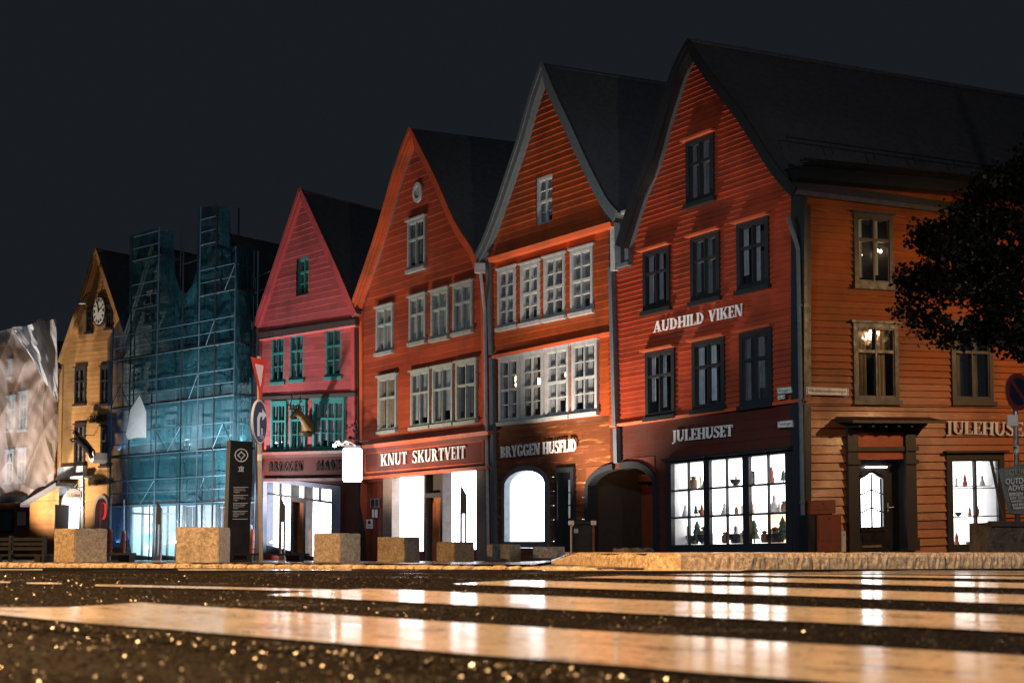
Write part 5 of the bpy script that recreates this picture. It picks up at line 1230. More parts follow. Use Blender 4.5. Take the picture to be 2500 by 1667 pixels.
# ================================================================== STREET THINGS
def tub(px0, pxm, px1, ytop, Y, name, lab, cat, mat, grp, hfix=None, taper=0):
    k = F/Y; a = (pxm-px0)/k; b = (px1-pxm)/k; sd = math.hypot(a, b); ct, st_ = a/sd, b/sd
    Pn = Vector((gx(pxm, Y), Y, 0)); zt = at_depth(pxm, ytop, Y).z; zb = zpave(Pn.x, Y) - .01
    pl_ = Vector((-ct, st_, 0))*sd; pr_ = Vector((st_, ct, 0))*sd
    bm = bmesh.new(); cs_ = [Pn, Pn+pr_, Pn+pl_+pr_, Pn+pl_]
    ctr = (cs_[0]+cs_[2])/2
    vb_ = [bm.verts.new(c - ctr + Vector((0,0,0))) for c in cs_]; vt_ = [bm.verts.new((c - ctr)*(1-taper) + Vector((0,0,zt-zb))) for c in cs_]
    bm.faces.new(vb_[::-1]); bm.faces.new(vt_)
    for i in range(4): j = (i+1) % 4; bm.faces.new([vb_[i], vb_[j], vt_[j], vt_[i]])
    bmesh.ops.bevel(bm, geom=list(bm.edges), offset=.012, segments=2, affect='EDGES')
    bmesh.ops.subdivide_edges(bm, edges=[e for e in bm.edges if e.calc_length() > .15], cuts=5, use_grid_fill=True)
    r = random.Random(int(px0)); 
    for v in bm.verts: v.co += Vector((r.uniform(-1,1), r.uniform(-1,1), r.uniform(-1,1)))*.0035
    me = bpy.data.meshes.new(name); bm.to_mesh(me); bm.free(); me.materials.append(mat)
    o = bpy.data.objects.new(name, me); COL.objects.link(o); o.location = Vector((ctr.x, ctr.y, zb)); return tag(o, lab, cat, grp)
G_ = 'square concrete blocks along the kerb'
tub(112,182,242,1289,21,'concrete_block','largest square concrete block, in front of the yellow house and farthest left','block',M['concrete'],G_)
tub(427,533,541,1286,19,'concrete_block','wide pale concrete block in front of the blue scaffold net','block',M['concrete'],G_)
tub(759,831,873,1301,22.5,'concrete_block','concrete block in front of the pink house shopfront','block',M['concrete'],G_)
tub(918,988,1021,1310,24.5,'concrete_block','stained concrete block before the left white window of the straight gabled house','block',M['concrete'],G_)
tub(1063,1109,1157,1322,28.5,'concrete_block','concrete block before the right white window of the straight gabled house','block',M['concrete'],G_)
tub(1187,1245,1272,1328,29.5,'concrete_block','brown stained concrete block under the arched white window','block',M['concrete_d'],G_)
tub(1301,1360,1381,1334,30,'concrete_block','smallest brown block with a pale right side beside the litter bin','block',M['concrete_d'],G_)
# low flat stone behind the tall kerb
bm = bmesh.new(); bmesh.ops.create_icosphere(bm, subdivisions=4, radius=1)
for v in bm.verts:
    d = v.co.normalized(); v.co = Vector((d.x*.37, d.y*.2, min(d.z*.15, .055))) + Vector((math.sin(d.y*7), math.cos(d.x*9), math.sin(d.x*11)))*.012
me = bpy.data.meshes.new('flat_stone'); bm.to_mesh(me); bm.free(); me.materials.append(M['concrete_d']); me.shade_smooth(); o = bpy.data.objects.new('flat_stone', me); COL.objects.link(o)
o.location = (gx(1546, 26), 26, .15); tag(o, 'low flat grey stone lying behind the tall granite kerb', 'stone')
# benches
def bench(px0, px1, y0, Y0, Y1, lab, back=False):
    A = Vector((gx(px0, Y0), Y0, 0)); B = Vector((gx(px1, Y1), Y1, 0)); d = (B-A).normalized(); w = Vector((-d.y, d.x, 0)); z = at_depth(px0, y0, Y0).z; zb = zpave(A.x, Y0)
    t = thing('low_bench', lab, 'bench', Vector((*((A+B)/2).xy, zb)), 'low dark benches between the blocks')
    mb = MB(); up_ = Vector((0,0,1))
    for k in range(4):
        p = A + w*(.11*k); q = B + w*(.11*k); mb.solid([p+up_*(z-.035), q+up_*(z-.035), q+up_*z, p+up_*z], [p+w*.095+up_*(z-.035), q+w*.095+up_*(z-.035), q+w*.095+up_*z, p+w*.095+up_*z])
    mb.build('seat', M['black'], t)
    for f in (.12, .88):
        mb = MB(); p = A + (B-A)*f; mb.solid([p+d*-.05+up_*zb, p+d*.05+up_*zb, p+d*.05+up_*(z-.035), p-d*.05+up_*(z-.035)], [p+w*.4+d*-.05+up_*zb, p+w*.4+d*.05+up_*zb, p+w*.4+d*.05+up_*(z-.035), p+w*.4-d*.05+up_*(z-.035)]); mb.build('leg', M['black'], t)
    if back:
        mb = MB()
        for k in range(3):
            zz = z + .06 + k*.075; mb.solid([A+up_*zz, B+up_*zz, B+up_*(zz+.05), A+up_*(zz+.05)], [A-w*.03+up_*zz, B-w*.03+up_*zz, B-w*.03+up_*(zz+.05), A-w*.03+up_*(zz+.05)])
        for f in (.02, .5, .97): p = A + (B-A)*f; mb.solid([p+up_*zb, p+d*.05+up_*zb, p+d*.05+up_*(z+.29), p+up_*(z+.29)], [p-w*.05+up_*zb, p-w*.05+d*.05+up_*zb, p-w*.05+d*.05+up_*(z+.29), p-w*.05+up_*(z+.29)])
        mb.build('backrest', M['black'], t)
bench(-60, 112, 1352, 23, 22.6, 'dark slatted bench with a back rail left of the largest concrete block', True)
bench(243, 333, 1349, 23, 23.4, 'low dark bench right of the largest concrete block')
bench(588, 756, 1350, 23.5, 24.4, 'low dark bench between the info pillar and the pink house block')
# slanted posts with a slot
def slot_post(px, yt, yb_, Y, lab, wpx=13):
    z1 = at_depth(px, yt, Y).z; X = gx(px, Y); z0 = zpave(X, Y); w = wpx/F*Y/2; t = thing('slotted_post', lab, 'post', (X, Y, z0), 'slanted steel posts with a slot'); h = z1 - z0
    mb = MB(); c = Vector((X, Y, z0)); 
    def q(a, b, n): return c + Vector((a, n, b))
    L_ = [[(-w,0),(-w*.35,0),(-w*.35,h*.62),(-w,h*.62)], [(w*.45,0),(w,0),(w,h*.62),(w*.45,h*.62)], [(-w,h*.62),(w,h*.62),(w,h*.86),(-w*.8,h)], [(-w*.35,0),(w*.45,0),(w*.45,h*.10),(-w*.35,h*.10)]]
    for P_ in L_: mb.solid([q(a, b, -.05) for a, b in P_], [q(a, b, .05) for a, b in P_])
    mb.build('body', M['darksteel'], t)
    mb = MB(); mb.solid([q(-w*1.1,.0,-.07), q(w*1.1,.0,-.07), q(w*1.1,.03,-.07), q(-w*1.1,.03,-.07)], [q(-w*1.1,.0,.07), q(w*1.1,.0,.07), q(w*1.1,.03,.07), q(-w*1.1,.03,.07)]); mb.build('foot_plate', M['steel'], t)
slot_post(387, 1224, 1370, 26, 'steel post with slanted top in front of the cyan lit shop')
slot_post(689, 1214, 1350, 27, 'dark slotted post against the pink house shop window')
slot_post(1131, 1182, 1330, 29, 'dark slotted post against the right white window of the straight gabled house', 16)
# information pillar
PI_ = Plane(560, 27.0, 614, 27.3); w = PI_.L; zt = PI_.sz(587, 1076)[1]; zb_ = zpave(*PI_.P(0,0).xy)
t = thing('information_pillar', 'tall black information pillar with round white emblem and four paragraphs', 'sign', PI_.P(w/2, zb_, -.08))
mb = MB(); mb.solid([PI_.P(-.05,zb_,0), PI_.P(w-.05,zb_,0), PI_.P(w,zt,0), PI_.P(0,zt,0)], [PI_.P(-.05,zb_,-.16), PI_.P(w-.05,zb_,-.16), PI_.P(w,zt,-.16), PI_.P(0,zt,-.16)]); mb.build('body', M['black'], t)
mb = MB(); mb.solid([PI_.P(-.062,zb_,-.02), PI_.P(-.05,zb_,-.02), PI_.P(0,zt,-.02), PI_.P(-.012,zt,-.02)], [PI_.P(-.062,zb_,-.14), PI_.P(-.05,zb_,-.14), PI_.P(0,zt,-.14), PI_.P(-.012,zt,-.14)]); mb.build('edge_strip', M['steel'], t)
def ring(mb, fn, r0, r1, K=24, a0=0, a1=360):
    for k in range(K):
        a, b = math.radians(a0+(a1-a0)*k/K), math.radians(a0+(a1-a0)*(k+1)/K)
        mb.face([fn(r0*math.cos(a), r0*math.sin(a)), fn(r1*math.cos(a), r1*math.sin(a)), fn(r1*math.cos(b), r1*math.sin(b)), fn(r0*math.cos(b), r0*math.sin(b))])
mb = MB(); fn = lambda a, b: PI_.P(*PI_.sz(589 + a*16.5, 1111 - b*16.5), .004)
ring(mb, fn, .86, 1.0, 28)
dm = [(0,.62),(.62,0),(0,-.62),(-.62,0)]; di = [(0,.42),(.42,0),(0,-.42),(-.42,0)]
for k in (0, 1, 2, 3):
    j = (k+1) % 4; a_, b_, c_, d_ = dm[k], dm[j], di[j], di[k]
    if k == 2: a_ = (-.12,-.50); d_ = (-.12,-.30)
    mb.face([fn(*a_), fn(*b_), fn(*c_), fn(*d_)])
mb.face([fn(-.08,-.60), fn(.06,-.60), fn(.0,-.9), fn(-.12,-.9)])
mb.build('emblem', M['white_letter'], t, recalc=False)
mb = MB(); fn2 = lambda a, b: PI_.P(*PI_.sz(588 + a*8, 1144 - b*7), .004)
for q in ([(-.8,.5),(.2,.9),(.9,.5),(.9,.3),(.2,.6),(-.8,.25)], [(-.5,.25),(-.25,.35),(-.25,-.7),(-.5,-.7)], [(0,.45),(.3,.45),(.3,-.7),(0,-.7)], [(.5,.3),(.85,.3),(.6,-.7),(.45,-.7)], [(-.9,-.75),(.9,-.75),(.9,-.95),(-.9,-.95)]): mb.face([fn2(*x) for x in q])
mb.build('crest', M['white_letter'], t, recalc=False)
mb = MB(); fq = lambda a, b: PI_.P(*PI_.sz(a, b), .004)
for k, tx_ in enumerate(('Velkommen til\nVerdensarvsitet,\nBryggen', 'Welcome to the\nWorld Heritage site,\nBryggen', 'Bienvenue a Bryggen,\nSite du Patrimoine\nMondial', 'Willkommen zum\nWeltkulturerbe,\nBryggen')):
    y0 = 1189 + 19.4*k; xo = -.45*k
    mb.face([fq(569.5+xo, y0-.5), fq(606+xo, y0-.5), fq(606+xo, y0+.5), fq(569.5+xo, y0+.5)])
    smalltext(mb, fq, tx_, 570+xo, y0+14.0, 600+xo, y0+2)
mb.face([fq(567.6, 1266), fq(604, 1266), fq(604, 1267), fq(567.6, 1267)])
mb.build('lettering', M['white_letter'], t, recalc=False)
# traffic sign post
ZP = zpave(gx(637,20.5), 20.5)
t = thing('give_way_post', 'wooden toned post carrying the red give way triangle and blue turn right disc', 'sign post', (gx(637,20.5), 20.5, ZP))
mb = MB(); mb.tube([at_depth(637.5,1372,20.5), at_depth(633.5,1084,20.5), at_depth(632.5,870,20.5)], .030, 14); mb.build('pole', mat_paint('pole_grey', (.42,.38,.33), .45), t, smooth=True)
PG = Plane(612.5, 20.15, 652, 20.85)
mb = MB(); 
def tri(k, n):
    c = (634.0, 907); return [PG.P(*PG.sz(c[0]+(x-c[0])*k, c[1]+(y_-c[1])*k, n), n) for x, y_ in ((612.5,873),(614,871),(650.5,880),(652,883),(638.5,975),(636.5,975))]
mb.solid(tri(1, .03), tri(1, .0)); ps = mb.build('triangle_sign', mat_paint('sign_red', (.75,.035,.02), .35, var=.05), t); 
mb = MB(); mb.face(tri(.54, .035)); mb.build('sign_centre', mat_paint('sign_pinkwhite', (.85,.56,.52), .4, var=.05), ps, recalc=False)
mb = MB(); cz = PG.sz(634.8, 1029.5, .03); rw = abs(PG.sz(652,1029.5,.03)[0]-cz[0]); rh = abs(PG.sz(634.8,976,.03)[1]-cz[1])
disc(mb, PG, cz, rw, .0, .03, rz=rh); ds = mb.build('disc_sign', M['plate'], t)
mb = MB(); disc(mb, PG, cz, rw*.93, .03, .034, rz=rh*.94); mb.build('disc_face', mat_paint('sign_blue', (.012,.030,.095), .4, var=.05), ds)
mb = MB(); aq = lambda x, y_: PG.P(*PG.sz(x, y_, .038), .038)
for q in ([(628,1064),(634,1064),(634,1024),(628,1020)], [(628,1020),(634,1024),(637,1016),(633,1006)], [(633,1006),(637,1016),(641,1017),(641,1007)], [(640.5,997),(650.5,1013.5),(640.5,1027)]): mb.face([aq(*x) for x in q])
for (x, y_) in ((637,1066),(642,1067)):
    for k in range(10):
        a, b = 6.283*k/10, 6.283*(k+1)/10; mb.face([aq(x+1.2*math.cos(a), y_+3.2*math.sin(a)), aq(x+1.9*math.cos(a), y_+4.6*math.sin(a)), aq(x+1.9*math.cos(b), y_+4.6*math.sin(b)), aq(x+1.2*math.cos(b), y_+3.2*math.sin(b))])
mb.face([aq(638,1044), aq(641,1046), aq(641,1062), aq(638,1060)])
mb.build('arrow', M['white_letter'], ds, recalc=False)
mb = MB()
for yy in (900, 1000, 1060): p = at_depth(633.5, yy, 20.5); mb.tube([p, p + Vector((0,0,.04))], .042, 12)
mb.build('clamp', M['steel'], t)
mb = MB(); p = at_depth(633.8, 1124, 20.5); mb.tube([p, p+Vector((0,0,.09))], .033, 12); mb.build('sticker', M['plate'], t)
# no stopping sign at the right edge
t = thing('no_stopping_post', 'grey pole with round blue sign, red rim and one diagonal bar', 'sign post', (gx(2482,23), 23, zpave(gx(2482,23),23)))
Yn = 23; mb = MB(); mb.tube([at_depth(2486,1346,Yn), at_depth(2479,1000,Yn), at_depth(2478,920,Yn)], .042, 14); mb.build('pole', M['steel'], t, smooth=True)
c = at_depth(2478, 957, Yn); pn = Plane(2446, 22.8, 2510, 23.2); pn.O = Vector((c.x, c.y, 0)) - Vector((.85,.52,0)).normalized()*.3; pn.D = Vector((.85,.52,0)).normalized(); pn.N = Vector((pn.D.y, -pn.D.x, 0))
cz = (.3, c.z)
mb = MB(); disc(mb, pn, cz, .305, .05, .07); dk = mb.build('sign_back', M['steel'], t)
mb = MB()
for k in range(32):
    a, b = 6.283*k/32, 6.283*(k+1)/32; f = lambda r, w_: pn.P(cz[0]+r*math.cos(w_), cz[1]+r*math.sin(w_), .074); mb.face([f(.225,a), f(.30,a), f(.30,b), f(.225,b)])
f = lambda a, b: pn.P(cz[0]+a, cz[1]+b, .077)
mb.face([f(-.175,.135), f(-.135,.175), f(.175,-.135), f(.135,-.175)]); mb.build('rim', mat_paint('sign_red_unlit', (.20,.025,.02), .5), dk, recalc=False)  # rim red is darkened in the colour to read as unlit
mb = MB(); mb.face([pn.P(cz[0]+.225*math.cos(6.283*k/32), cz[1]+.225*math.sin(6.283*k/32), .073) for k in range(32)]); mb.build('sign_face', mat_paint('sign_navy', (.010,.015,.05), .5), dk, recalc=False)
mb = MB(); p = at_depth(2473, 1026, 22.93); mb.box(p-Vector((.09,.005,.09)), p+Vector((.08,.005,.09))); mb.build('small_plate', M['plate'], t)
mb = MB(); p = at_depth(2481.5, 1106, Yn); mb.tube([p, p+Vector((0,0,.12))], .0445, 14); mb.build('sticker', M['plate'], t)
mb = MB(); p = at_depth(2481, 1097, Yn); mb.tube([p, p+Vector((0,0,.05))], .0447, 14); mb.build('sticker', mat_paint('sticker_green', (.03,.25,.15), .5), t)
# planter with banner
Yb = 19.4; X0 = gx(2423, Yb); zt = at_depth(2423,1275,Yb).z; zb_ = .12
t = thing('planter_tub', 'dark weathered trough at the right edge below the tour banner', 'planter', (X0+.6, Yb+.3, zb_))
mb = MB(); d = Vector((.95,.31,0)); w_ = Vector((-.31,.95,0)); A = Vector((X0, Yb, 0)); U3 = Vector((0,0,1))
tp_ = [A, A+d*1.6, A+d*1.6+w_*.5, A+w_*.5]; bt_ = [A+d*.0-d*.05+w_*.06, A+d*1.5+w_*.06, A+d*1.5+w_*.44, A-d*.05+w_*.44]
mb.solid([p+U3*(zt+.02*i*(i==1)) for i, p in enumerate(tp_)], [p+U3*zb_ for p in bt_]); mb.build('tub', mat_stone('old_trough', (.10,.09,.08), (.025,.022,.02), 9), t)
mb = MB(); mb.solid([p+U3*(zt+.02) for p in [A-d*.02, A+d*1.62, A+d*1.62+w_*.06, A-d*.02+w_*.06]], [p+U3*(zt-.05) for p in [A-d*.02-w_*.02, A+d*1.62-w_*.02, A+d*1.62+w_*.06, A-d*.02+w_*.06]]); mb.build('rim', M['darkwood'], t)
PBn = Plane(2437, 19.5, 2560, 19.9)
t = thing('tour_banner', 'grey banner with white tourist adventure lettering tied to a leaning bar', 'banner', PBn.P(.3, .5))
bq = lambda x, y_, n=0: PBn.P(*PBn.sz(x, y_, n), n)
N = 14; g = []
for j in range(N+1):
    row = []
    for i in range(N+1):
        a, b = i/N, j/N; x = (2437+24*b)*(1-a) + 2575*a; y_ = (1145 + 107*b)*(1-a) + (1115 + 152*b)*a; row.append(bq(x, y_, .012*math.sin(a*9+b*4)+.01*math.sin(b*13-a*5)))
    g.append(row)
mb = MB()
for j in range(N):
    for i in range(N): mb.face([g[j][i], g[j][i+1], g[j+1][i+1], g[j+1][i]])
mb.build('cloth', mat_paint('banner_grey', (.17,.19,.20), .35, var=.5, scale=3), t, smooth=True, recalc=False)
mb = MB(); f = lambda a, b: bq(a, b, .030)
for tx_, x0, x1, ya, yb2 in (('OUTDOOR',2455,2533,1183,1169),('ADVENTURES',2461,2558,1199,1186),('BERGEN AND',2464,2520,1212,1204),('DAY TOURS',2467,2508,1221,1214),('HIKING AND FJORD',2470,2540,1229,1223),('BIKE RENTAL',2472,2515,1237,1231),('FISHING',2474,2502,1245,1239)):
    smalltext(mb, lambda a, b, x0=x0: bq(a, b - (a-2440)*.06, .030), tx_, x0, ya, x1, yb2)
mb.build('lettering', M['plate'], t, recalc=False)
mb = MB(); smalltext(mb, lambda a, b: bq(a, b - (a-2440)*.10, .030), 'TOURIST', 2450, 1163, 2528, 1149); mb.build('lettering', mat_paint('banner_yellow', (.35,.32,.18), .5), t, recalc=False)
mb = MB(); mb.tube([bq(2419,1121,.02), bq(2451,1274,.02)], .022, 8); mb.tube([bq(2448,1252,.02), bq(2575,1262,.02)], .008, 6); mb.tube([bq(2422,1142,.02), bq(2437,1145,.02)], .006, 5)
for x in (2437, 2465, 2492): mb.tube([bq(x,1145-(x-2437)*.22,.02), bq(x-2,1132-(x-2437)*.22,.02)], .004, 5)
mb.build('bar', M['darksteel'], t)
# litter bin
Yc = 27; k = F/Yc; xa, xb = gx(1391,Yc), gx(1453,Yc); z0, z1 = zpave(xa,Yc)-.02, at_depth(1391,1272,Yc).z
t = thing('litter_bin', 'black litter bin with metal corner posts beside the passage arch', 'bin', ((xa+xb)/2, Yc+.2, z0))
mb = MB(); mb.box((xa+.05,Yc+.02,z0+.05),(xb-.05,Yc+.38,z1-.10)); mb.box((xa+.10,Yc+.0,z0+.15),(xb-.10,Yc+.02,z1-.25)); mb.build('body', M['black'], t)
mb = MB(); mb.box((xa-.01,Yc-.03,z1-.05),(xb+.01,Yc+.43,z1)); mb.box((xa+.06,Yc+.03,z1-.10),(xb-.06,Yc+.37,z1-.05)); mb.build('lid', M['black'], t)
for i, x in enumerate((xa+.03, xb-.03)):
    mb = MB(); mb.tube([(x,Yc+.0,z0),(x,Yc+.0,z1-.05)], .022, 8); mb.build('corner_post', M['steel'] if i == 0 else M['raw_b'], t)
    mb = MB(); mb.box((x-.05,Yc-.045,z1-.07),(x+.05,Yc-.01,z1+.012)); mb.build('hinge', M['plate'], t)
mb = MB(); mb.box((xa+.08,Yc-.012,z1-.22),(xa+.16,Yc+.0,z1-.14)); mb.build('label_plate', M['steel'], t)
# wall cabinets by the corner
def wallbox(name, lab, pl, r, n0, n1, mat, extra=None, cat='cabinet'):
    u0, u1, v0, v1 = uvrect(pl, r, n1); o = thing(name, lab, cat, pl.U((u0+u1)/2, v0, n0)); m = MB(); ubox(m, pl, u0, u1, v0, v1, n0, n1); m.build('body', mat, o)
    m = MB(); ubox(m, pl, u0+.02, u1-.02, v0+.3*(v1-v0), v1-.03, n1, n1+.008); m.build('door', mat, o)
    m = MB(); p = pl.U((u0+u1)/2, v1-.08, n1+.01); m.tube([p, p+pl.N*.012], .015, 8); m.build('lock', M['iron'], o); return o
redbox = mat_paint('cabinet_red', (.24,.05,.02), .5)
wallbox('meter_box', 'shallow red box fixed above the red cabinet by the corner', PR, (1977,2040,1220,1254), .03, .16, redbox)
wallbox('wall_cabinet', 'red street cabinet standing by the side door', PR, (1996,2054,1256,1346), .03, .38, redbox)
wallbox('dark_cabinet', 'narrow black cabinet between the downpipe and the red cabinet', PR, (1972,1994,1256,1346), .03, .34, M['black'])
o = wallbox('post_box', 'small white box with labels left of the side door', PR, (2054.5,2065,1296,1346), .03, .22, M['plate'])
# street name plates
def plate(lab, pl, pts, n, text, tb, cat='street sign'):
    o = thing('street_name_plate', lab, cat, pl.P(*pl.sz(*pts[0], n), n)); m = MB(); pxquad(m, pl, pts, n-.025, n); b = m.build('plate', M['plate'], o)
    m = MB()
    (xa, ya), (xb, yb_), (xc, yc), (xd, yd) = pts
    def f(a, b_): x = xa+(xb-xa)*a; return pl.P(*pl.sz(x, (ya+(yb_-ya)*a)*(1-b_) + (yd+(yc-yd)*a)*b_, n), n+.004)
    smalltext(m, f, text, tb[0], tb[1], tb[2], tb[3]); m.build('lettering', M['black'], b, recalc=False)
    m = MB()
    for (a0, a1, b0, b1) in ((.02,.98,.06,.10),(.02,.98,.90,.94),(.015,.03,.06,.94),(.97,.985,.06,.94)): m.face([f(a0,b0), f(a1,b0), f(a1,b1), f(a0,b1)])
    m.build('border', M['black'], b, recalc=False)
    for x_ in (.08, .92):
        m = MB(); ubox_ = f(x_, .5); m.box(ubox_ - Vector((.03,.03,.03)) - pl.N*.05, ubox_ + Vector((.03,.03,.03)) - pl.N*.05); m.build('spacer', M['iron'], o)
plate('white plate reading Nikolaikirkeallmenningen on the side street wall', PR, [(1969,963),(2072,966),(2072,948),(1969,944)], .10, 'Nikolaikirkeallmenningen', (.06,.20,.94,.80))
plate('white plate reading Bryggen above the small number plate', PC, [(1898,962),(1933,958.5),(1932,944),(1897.5,947)], .12, 'Bryggen', (.10,.12,.88,.82))
plate('small plate reading 42-18 under the Bryggen plate', PC, [(1899,976),(1916,973),(1915,963),(1898,965.5)], .12, '42-18', (.12,.2,.88,.8))
plate('grey white plate reading Tyskebryggen beside the display window', PC, [(1898,1044),(1935,1042),(1934.5,1025),(1898,1029)], .12, 'Tyskebryggen', (.07,.2,.93,.8))
# lit hanging sign with scroll bracket
y_ = lambda x, yy, n=1.0: PK.P(*PK.sz(x, yy, n), n)
t = thing('lit_hanging_sign', 'glowing blank white hanging sign between the pink and straight gabled houses', 'sign', y_(878,1085,.2))
mb = MB(); pp = [(838,1176),(873,1176),(873,1172),(875.5,1172),(875.5,1097),(870,1092),(841,1092),(836,1097),(836,1172),(838,1172)]
fr = [y_(*p) for p in pp]; mb.solid(fr, [p - PK.N*.14 for p in fr]); mb.build('light_box', M['sign_white'], t)
mb = MB(); mb.tube([y_(812,1085), y_(880,1089,.1)], .03, 8)
def spiral(mb, cx, cy, r, t0, turns, rad, n, sgn=1):
    P_ = []
    for k in range(22):
        a = t0 + sgn*turns*6.283*k/21; rr = r*(1-.75*k/21); P_.append(y_(cx + rr*math.cos(a), cy - rr*math.sin(a), n))
    mb.tube(P_, rad, 6)
spiral(mb, 828, 1083, 5, 0, 1.2, .03, 1.0); spiral(mb, 847, 1081, 6, 3.1, 1.2, .03, 1.0, -1); mb.tube([y_(820,1077), y_(828,1076), y_(836,1084), y_(845,1075), y_(858,1080), y_(866,1087)], .03, 6)
mb.build('bracket', M['plate'], t)
mb = MB(); mb.tube([y_(854,1071,.6), y_(900,1077,.6)], .02, 6); mb.lathe(y_(855,1073,.6), [(.0,0),(.07,.04),(.07,.1),(0,.14)], 8); spiral(mb, 868, 1070, 6, 1.5, 1.3, .02, .6); mb.build('stay_rod', M['iron'], t)
t = thing('scroll_bracket', 'empty black wrought iron scroll bracket above the lit hanging sign', 'bracket', y_(876,1035,.1))
mb = MB(); mb.tube([y_(842,1034,.8), y_(846,1041,.8), y_(855,1043,.7), y_(864,1037,.6), y_(870,1020,.4), y_(874,1040,.2)], .022, 6); spiral(mb, 845, 1038, 3, 0, 1, .018, .8); spiral(mb, 868, 1050, 7, 1.5, 1.5, .02, .5); spiral(mb, 858, 1037, 3, 0, 1, .016, .7)
mb.build('scroll', M['iron'], t)
t = thing('sign_floodlight', 'small dazzling white lamp below the teal double window', 'lamp', PP.P(*PP.sz(817,1087,1.2), 1.2))
mb = MB(); c = PP.P(*PP.sz(817,1087,1.2), 1.2); mb.lathe(c - Vector((0,0,.06)), [(.0,0),(.045,.02),(.06,.06),(.045,.1),(0,.12)], 12); mb.build('bulb', M['lamp_white'], t)
mb = MB(); mb.tube([c + Vector((0,.05,-.02)), PP.P(*PP.sz(824,1096,.1), .1)], .02, 6); mb.build('arm', M['iron'], t)
# stag head
sb = PP.P(*PP.sz(757,1040,.1), .1); t = thing('stag_head', 'golden brown stag head with dark antlers mounted on the pink house', 'statue', sb)
q = lambda x, yy, n: PP.P(*PP.sz(x, yy, n), n)
nodes = [(q(757,1044,.05),.27),(q(751,1036,.35),.23),(q(744,1026,.6),.17),(q(736,1016,.85),.12),(q(729,1009,1.0),.105),(q(722,1008,1.12),.105),(q(716,1013,1.2),.075),(q(711,1019,1.28),.055),(q(708,1023,1.32),.05),(q(732,1001,1.0),.035),(q(738,998,.95),.012),(q(754,1056,.1),.17)]
skin('head', mat_paint('carved_gilt', (.30,.16,.05), .4, var=.6, scale=5, metal=.2), t, nodes, [(0,1),(1,2),(2,3),(3,4),(4,5),(5,6),(6,7),(7,8),(4,9),(9,10),(0,11)], sb)
mb = MB()
def cr(x, y0_): return (600 + x/3.137, 900 + y0_/3.137)
for path in ([(375,318),(352,316),(340,290),(345,262),(356,222)], [(352,316),(330,306)], [(342,285),(326,270)], [(356,300),(366,275)], [(395,318),(405,292),(413,262),(418,212)], [(405,292),(392,275)], [(413,262),(430,245)], [(416,235),(402,225)], [(356,222),(348,205)]):
    mb.tube([q(*cr(x, yy), 1.05) for x, yy in path], [.028 - .016*i/len(path) for i in range(len(path))], 6)
mb.build('antlers', M['iron'], t, smooth=True)
mb = MB(); mb.lathe(q(757,1040,.02), [(.0,-.4),(.26,-.38),(.3,0),(.26,.38),(0,.4)], 12, sy=.3); mb.build('mount', M['darkwood'], t)

# ================================================================== SCAFFOLD
t = thing('scaffold_tower', 'steel tube scaffold with decks wrapped round the two pale houses', 'scaffold', PS.P(PS.L/2, zpave(*PS.P(PS.L/2,0).xy), 1))
nF, nB = 1.5, .45; zg = -.25
stds = [(272,800),(316,577),(381,556),(442,592),(483,508),(522,498),(571,603)]
SU = [(PS.sz(x, 1000, nF)[0], PS.sz(x, yt, nF)[1]) for x, yt in stds]
lifts = [2.0 + 2.0*k for k in range(7)]
def top_between(i): return min(SU[i][1], SU[i+1][1])
for i, (u, zt) in enumerate(SU):
    for n in (nF, nB):
        mb = MB(); mb.tube([PS.P(u, zg, n), PS.P(u, zt, n)], .032, 7); mb.build('standard', M['darksteel'] if i % 2 else M['scafsteel'], t)
for i in range(len(SU)-1):
    u0, u1 = SU[i][0], SU[i+1][0]; zt = top_between(i)
    if i == 2: zt = 9.3
    if i == 3: zt = 9.0
    for z in lifts:
        if z > zt + .2: continue
        mb = MB()
        for n in (nF, nB): mb.tube([PS.P(u0, z, n), PS.P(u1, z, n)], .026, 6)
        mb.tube([PS.P(u0, z+1.0, nF), PS.P(u1, z+1.0, nF)], .024, 6); mb.tube([PS.P(u0, z+.5, nF), PS.P(u1, z+.5, nF)], .020, 6)
        s0 = 1 if int(z/2+i) % 2 else 0; dg_ = (int(z/2)*2 + i) % 3 == 0
        if dg_: mb.tube([PS.P(u0, z + .05 + (0 if s0 else .9), nF+.03), PS.P((u0+u1)/2, z + .05 + (.9 if s0 else 0), nF+.03), PS.P(u1, z + .05 + (0 if s0 else .9), nF+.03)], .018, 5)
        mb.tube([PS.P(u0, z, nF), PS.P(u0, z, nB)], .024, 6); mb.build('rail', M['scafsteel'], t)
        mb = MB(); mb.solid([PS.P(u0, z+.03, nF-.05), PS.P(u1, z+.03, nF-.05), PS.P(u1, z+.08, nF-.05), PS.P(u0, z+.08, nF-.05)], [PS.P(u0, z+.03, nB+.05), PS.P(u1, z+.03, nB+.05), PS.P(u1, z+.08, nB+.05), PS.P(u0, z+.08, nB+.05)])
        if not (i == 3 and z < 6): mb.build('deck', M['darkwood'], t)
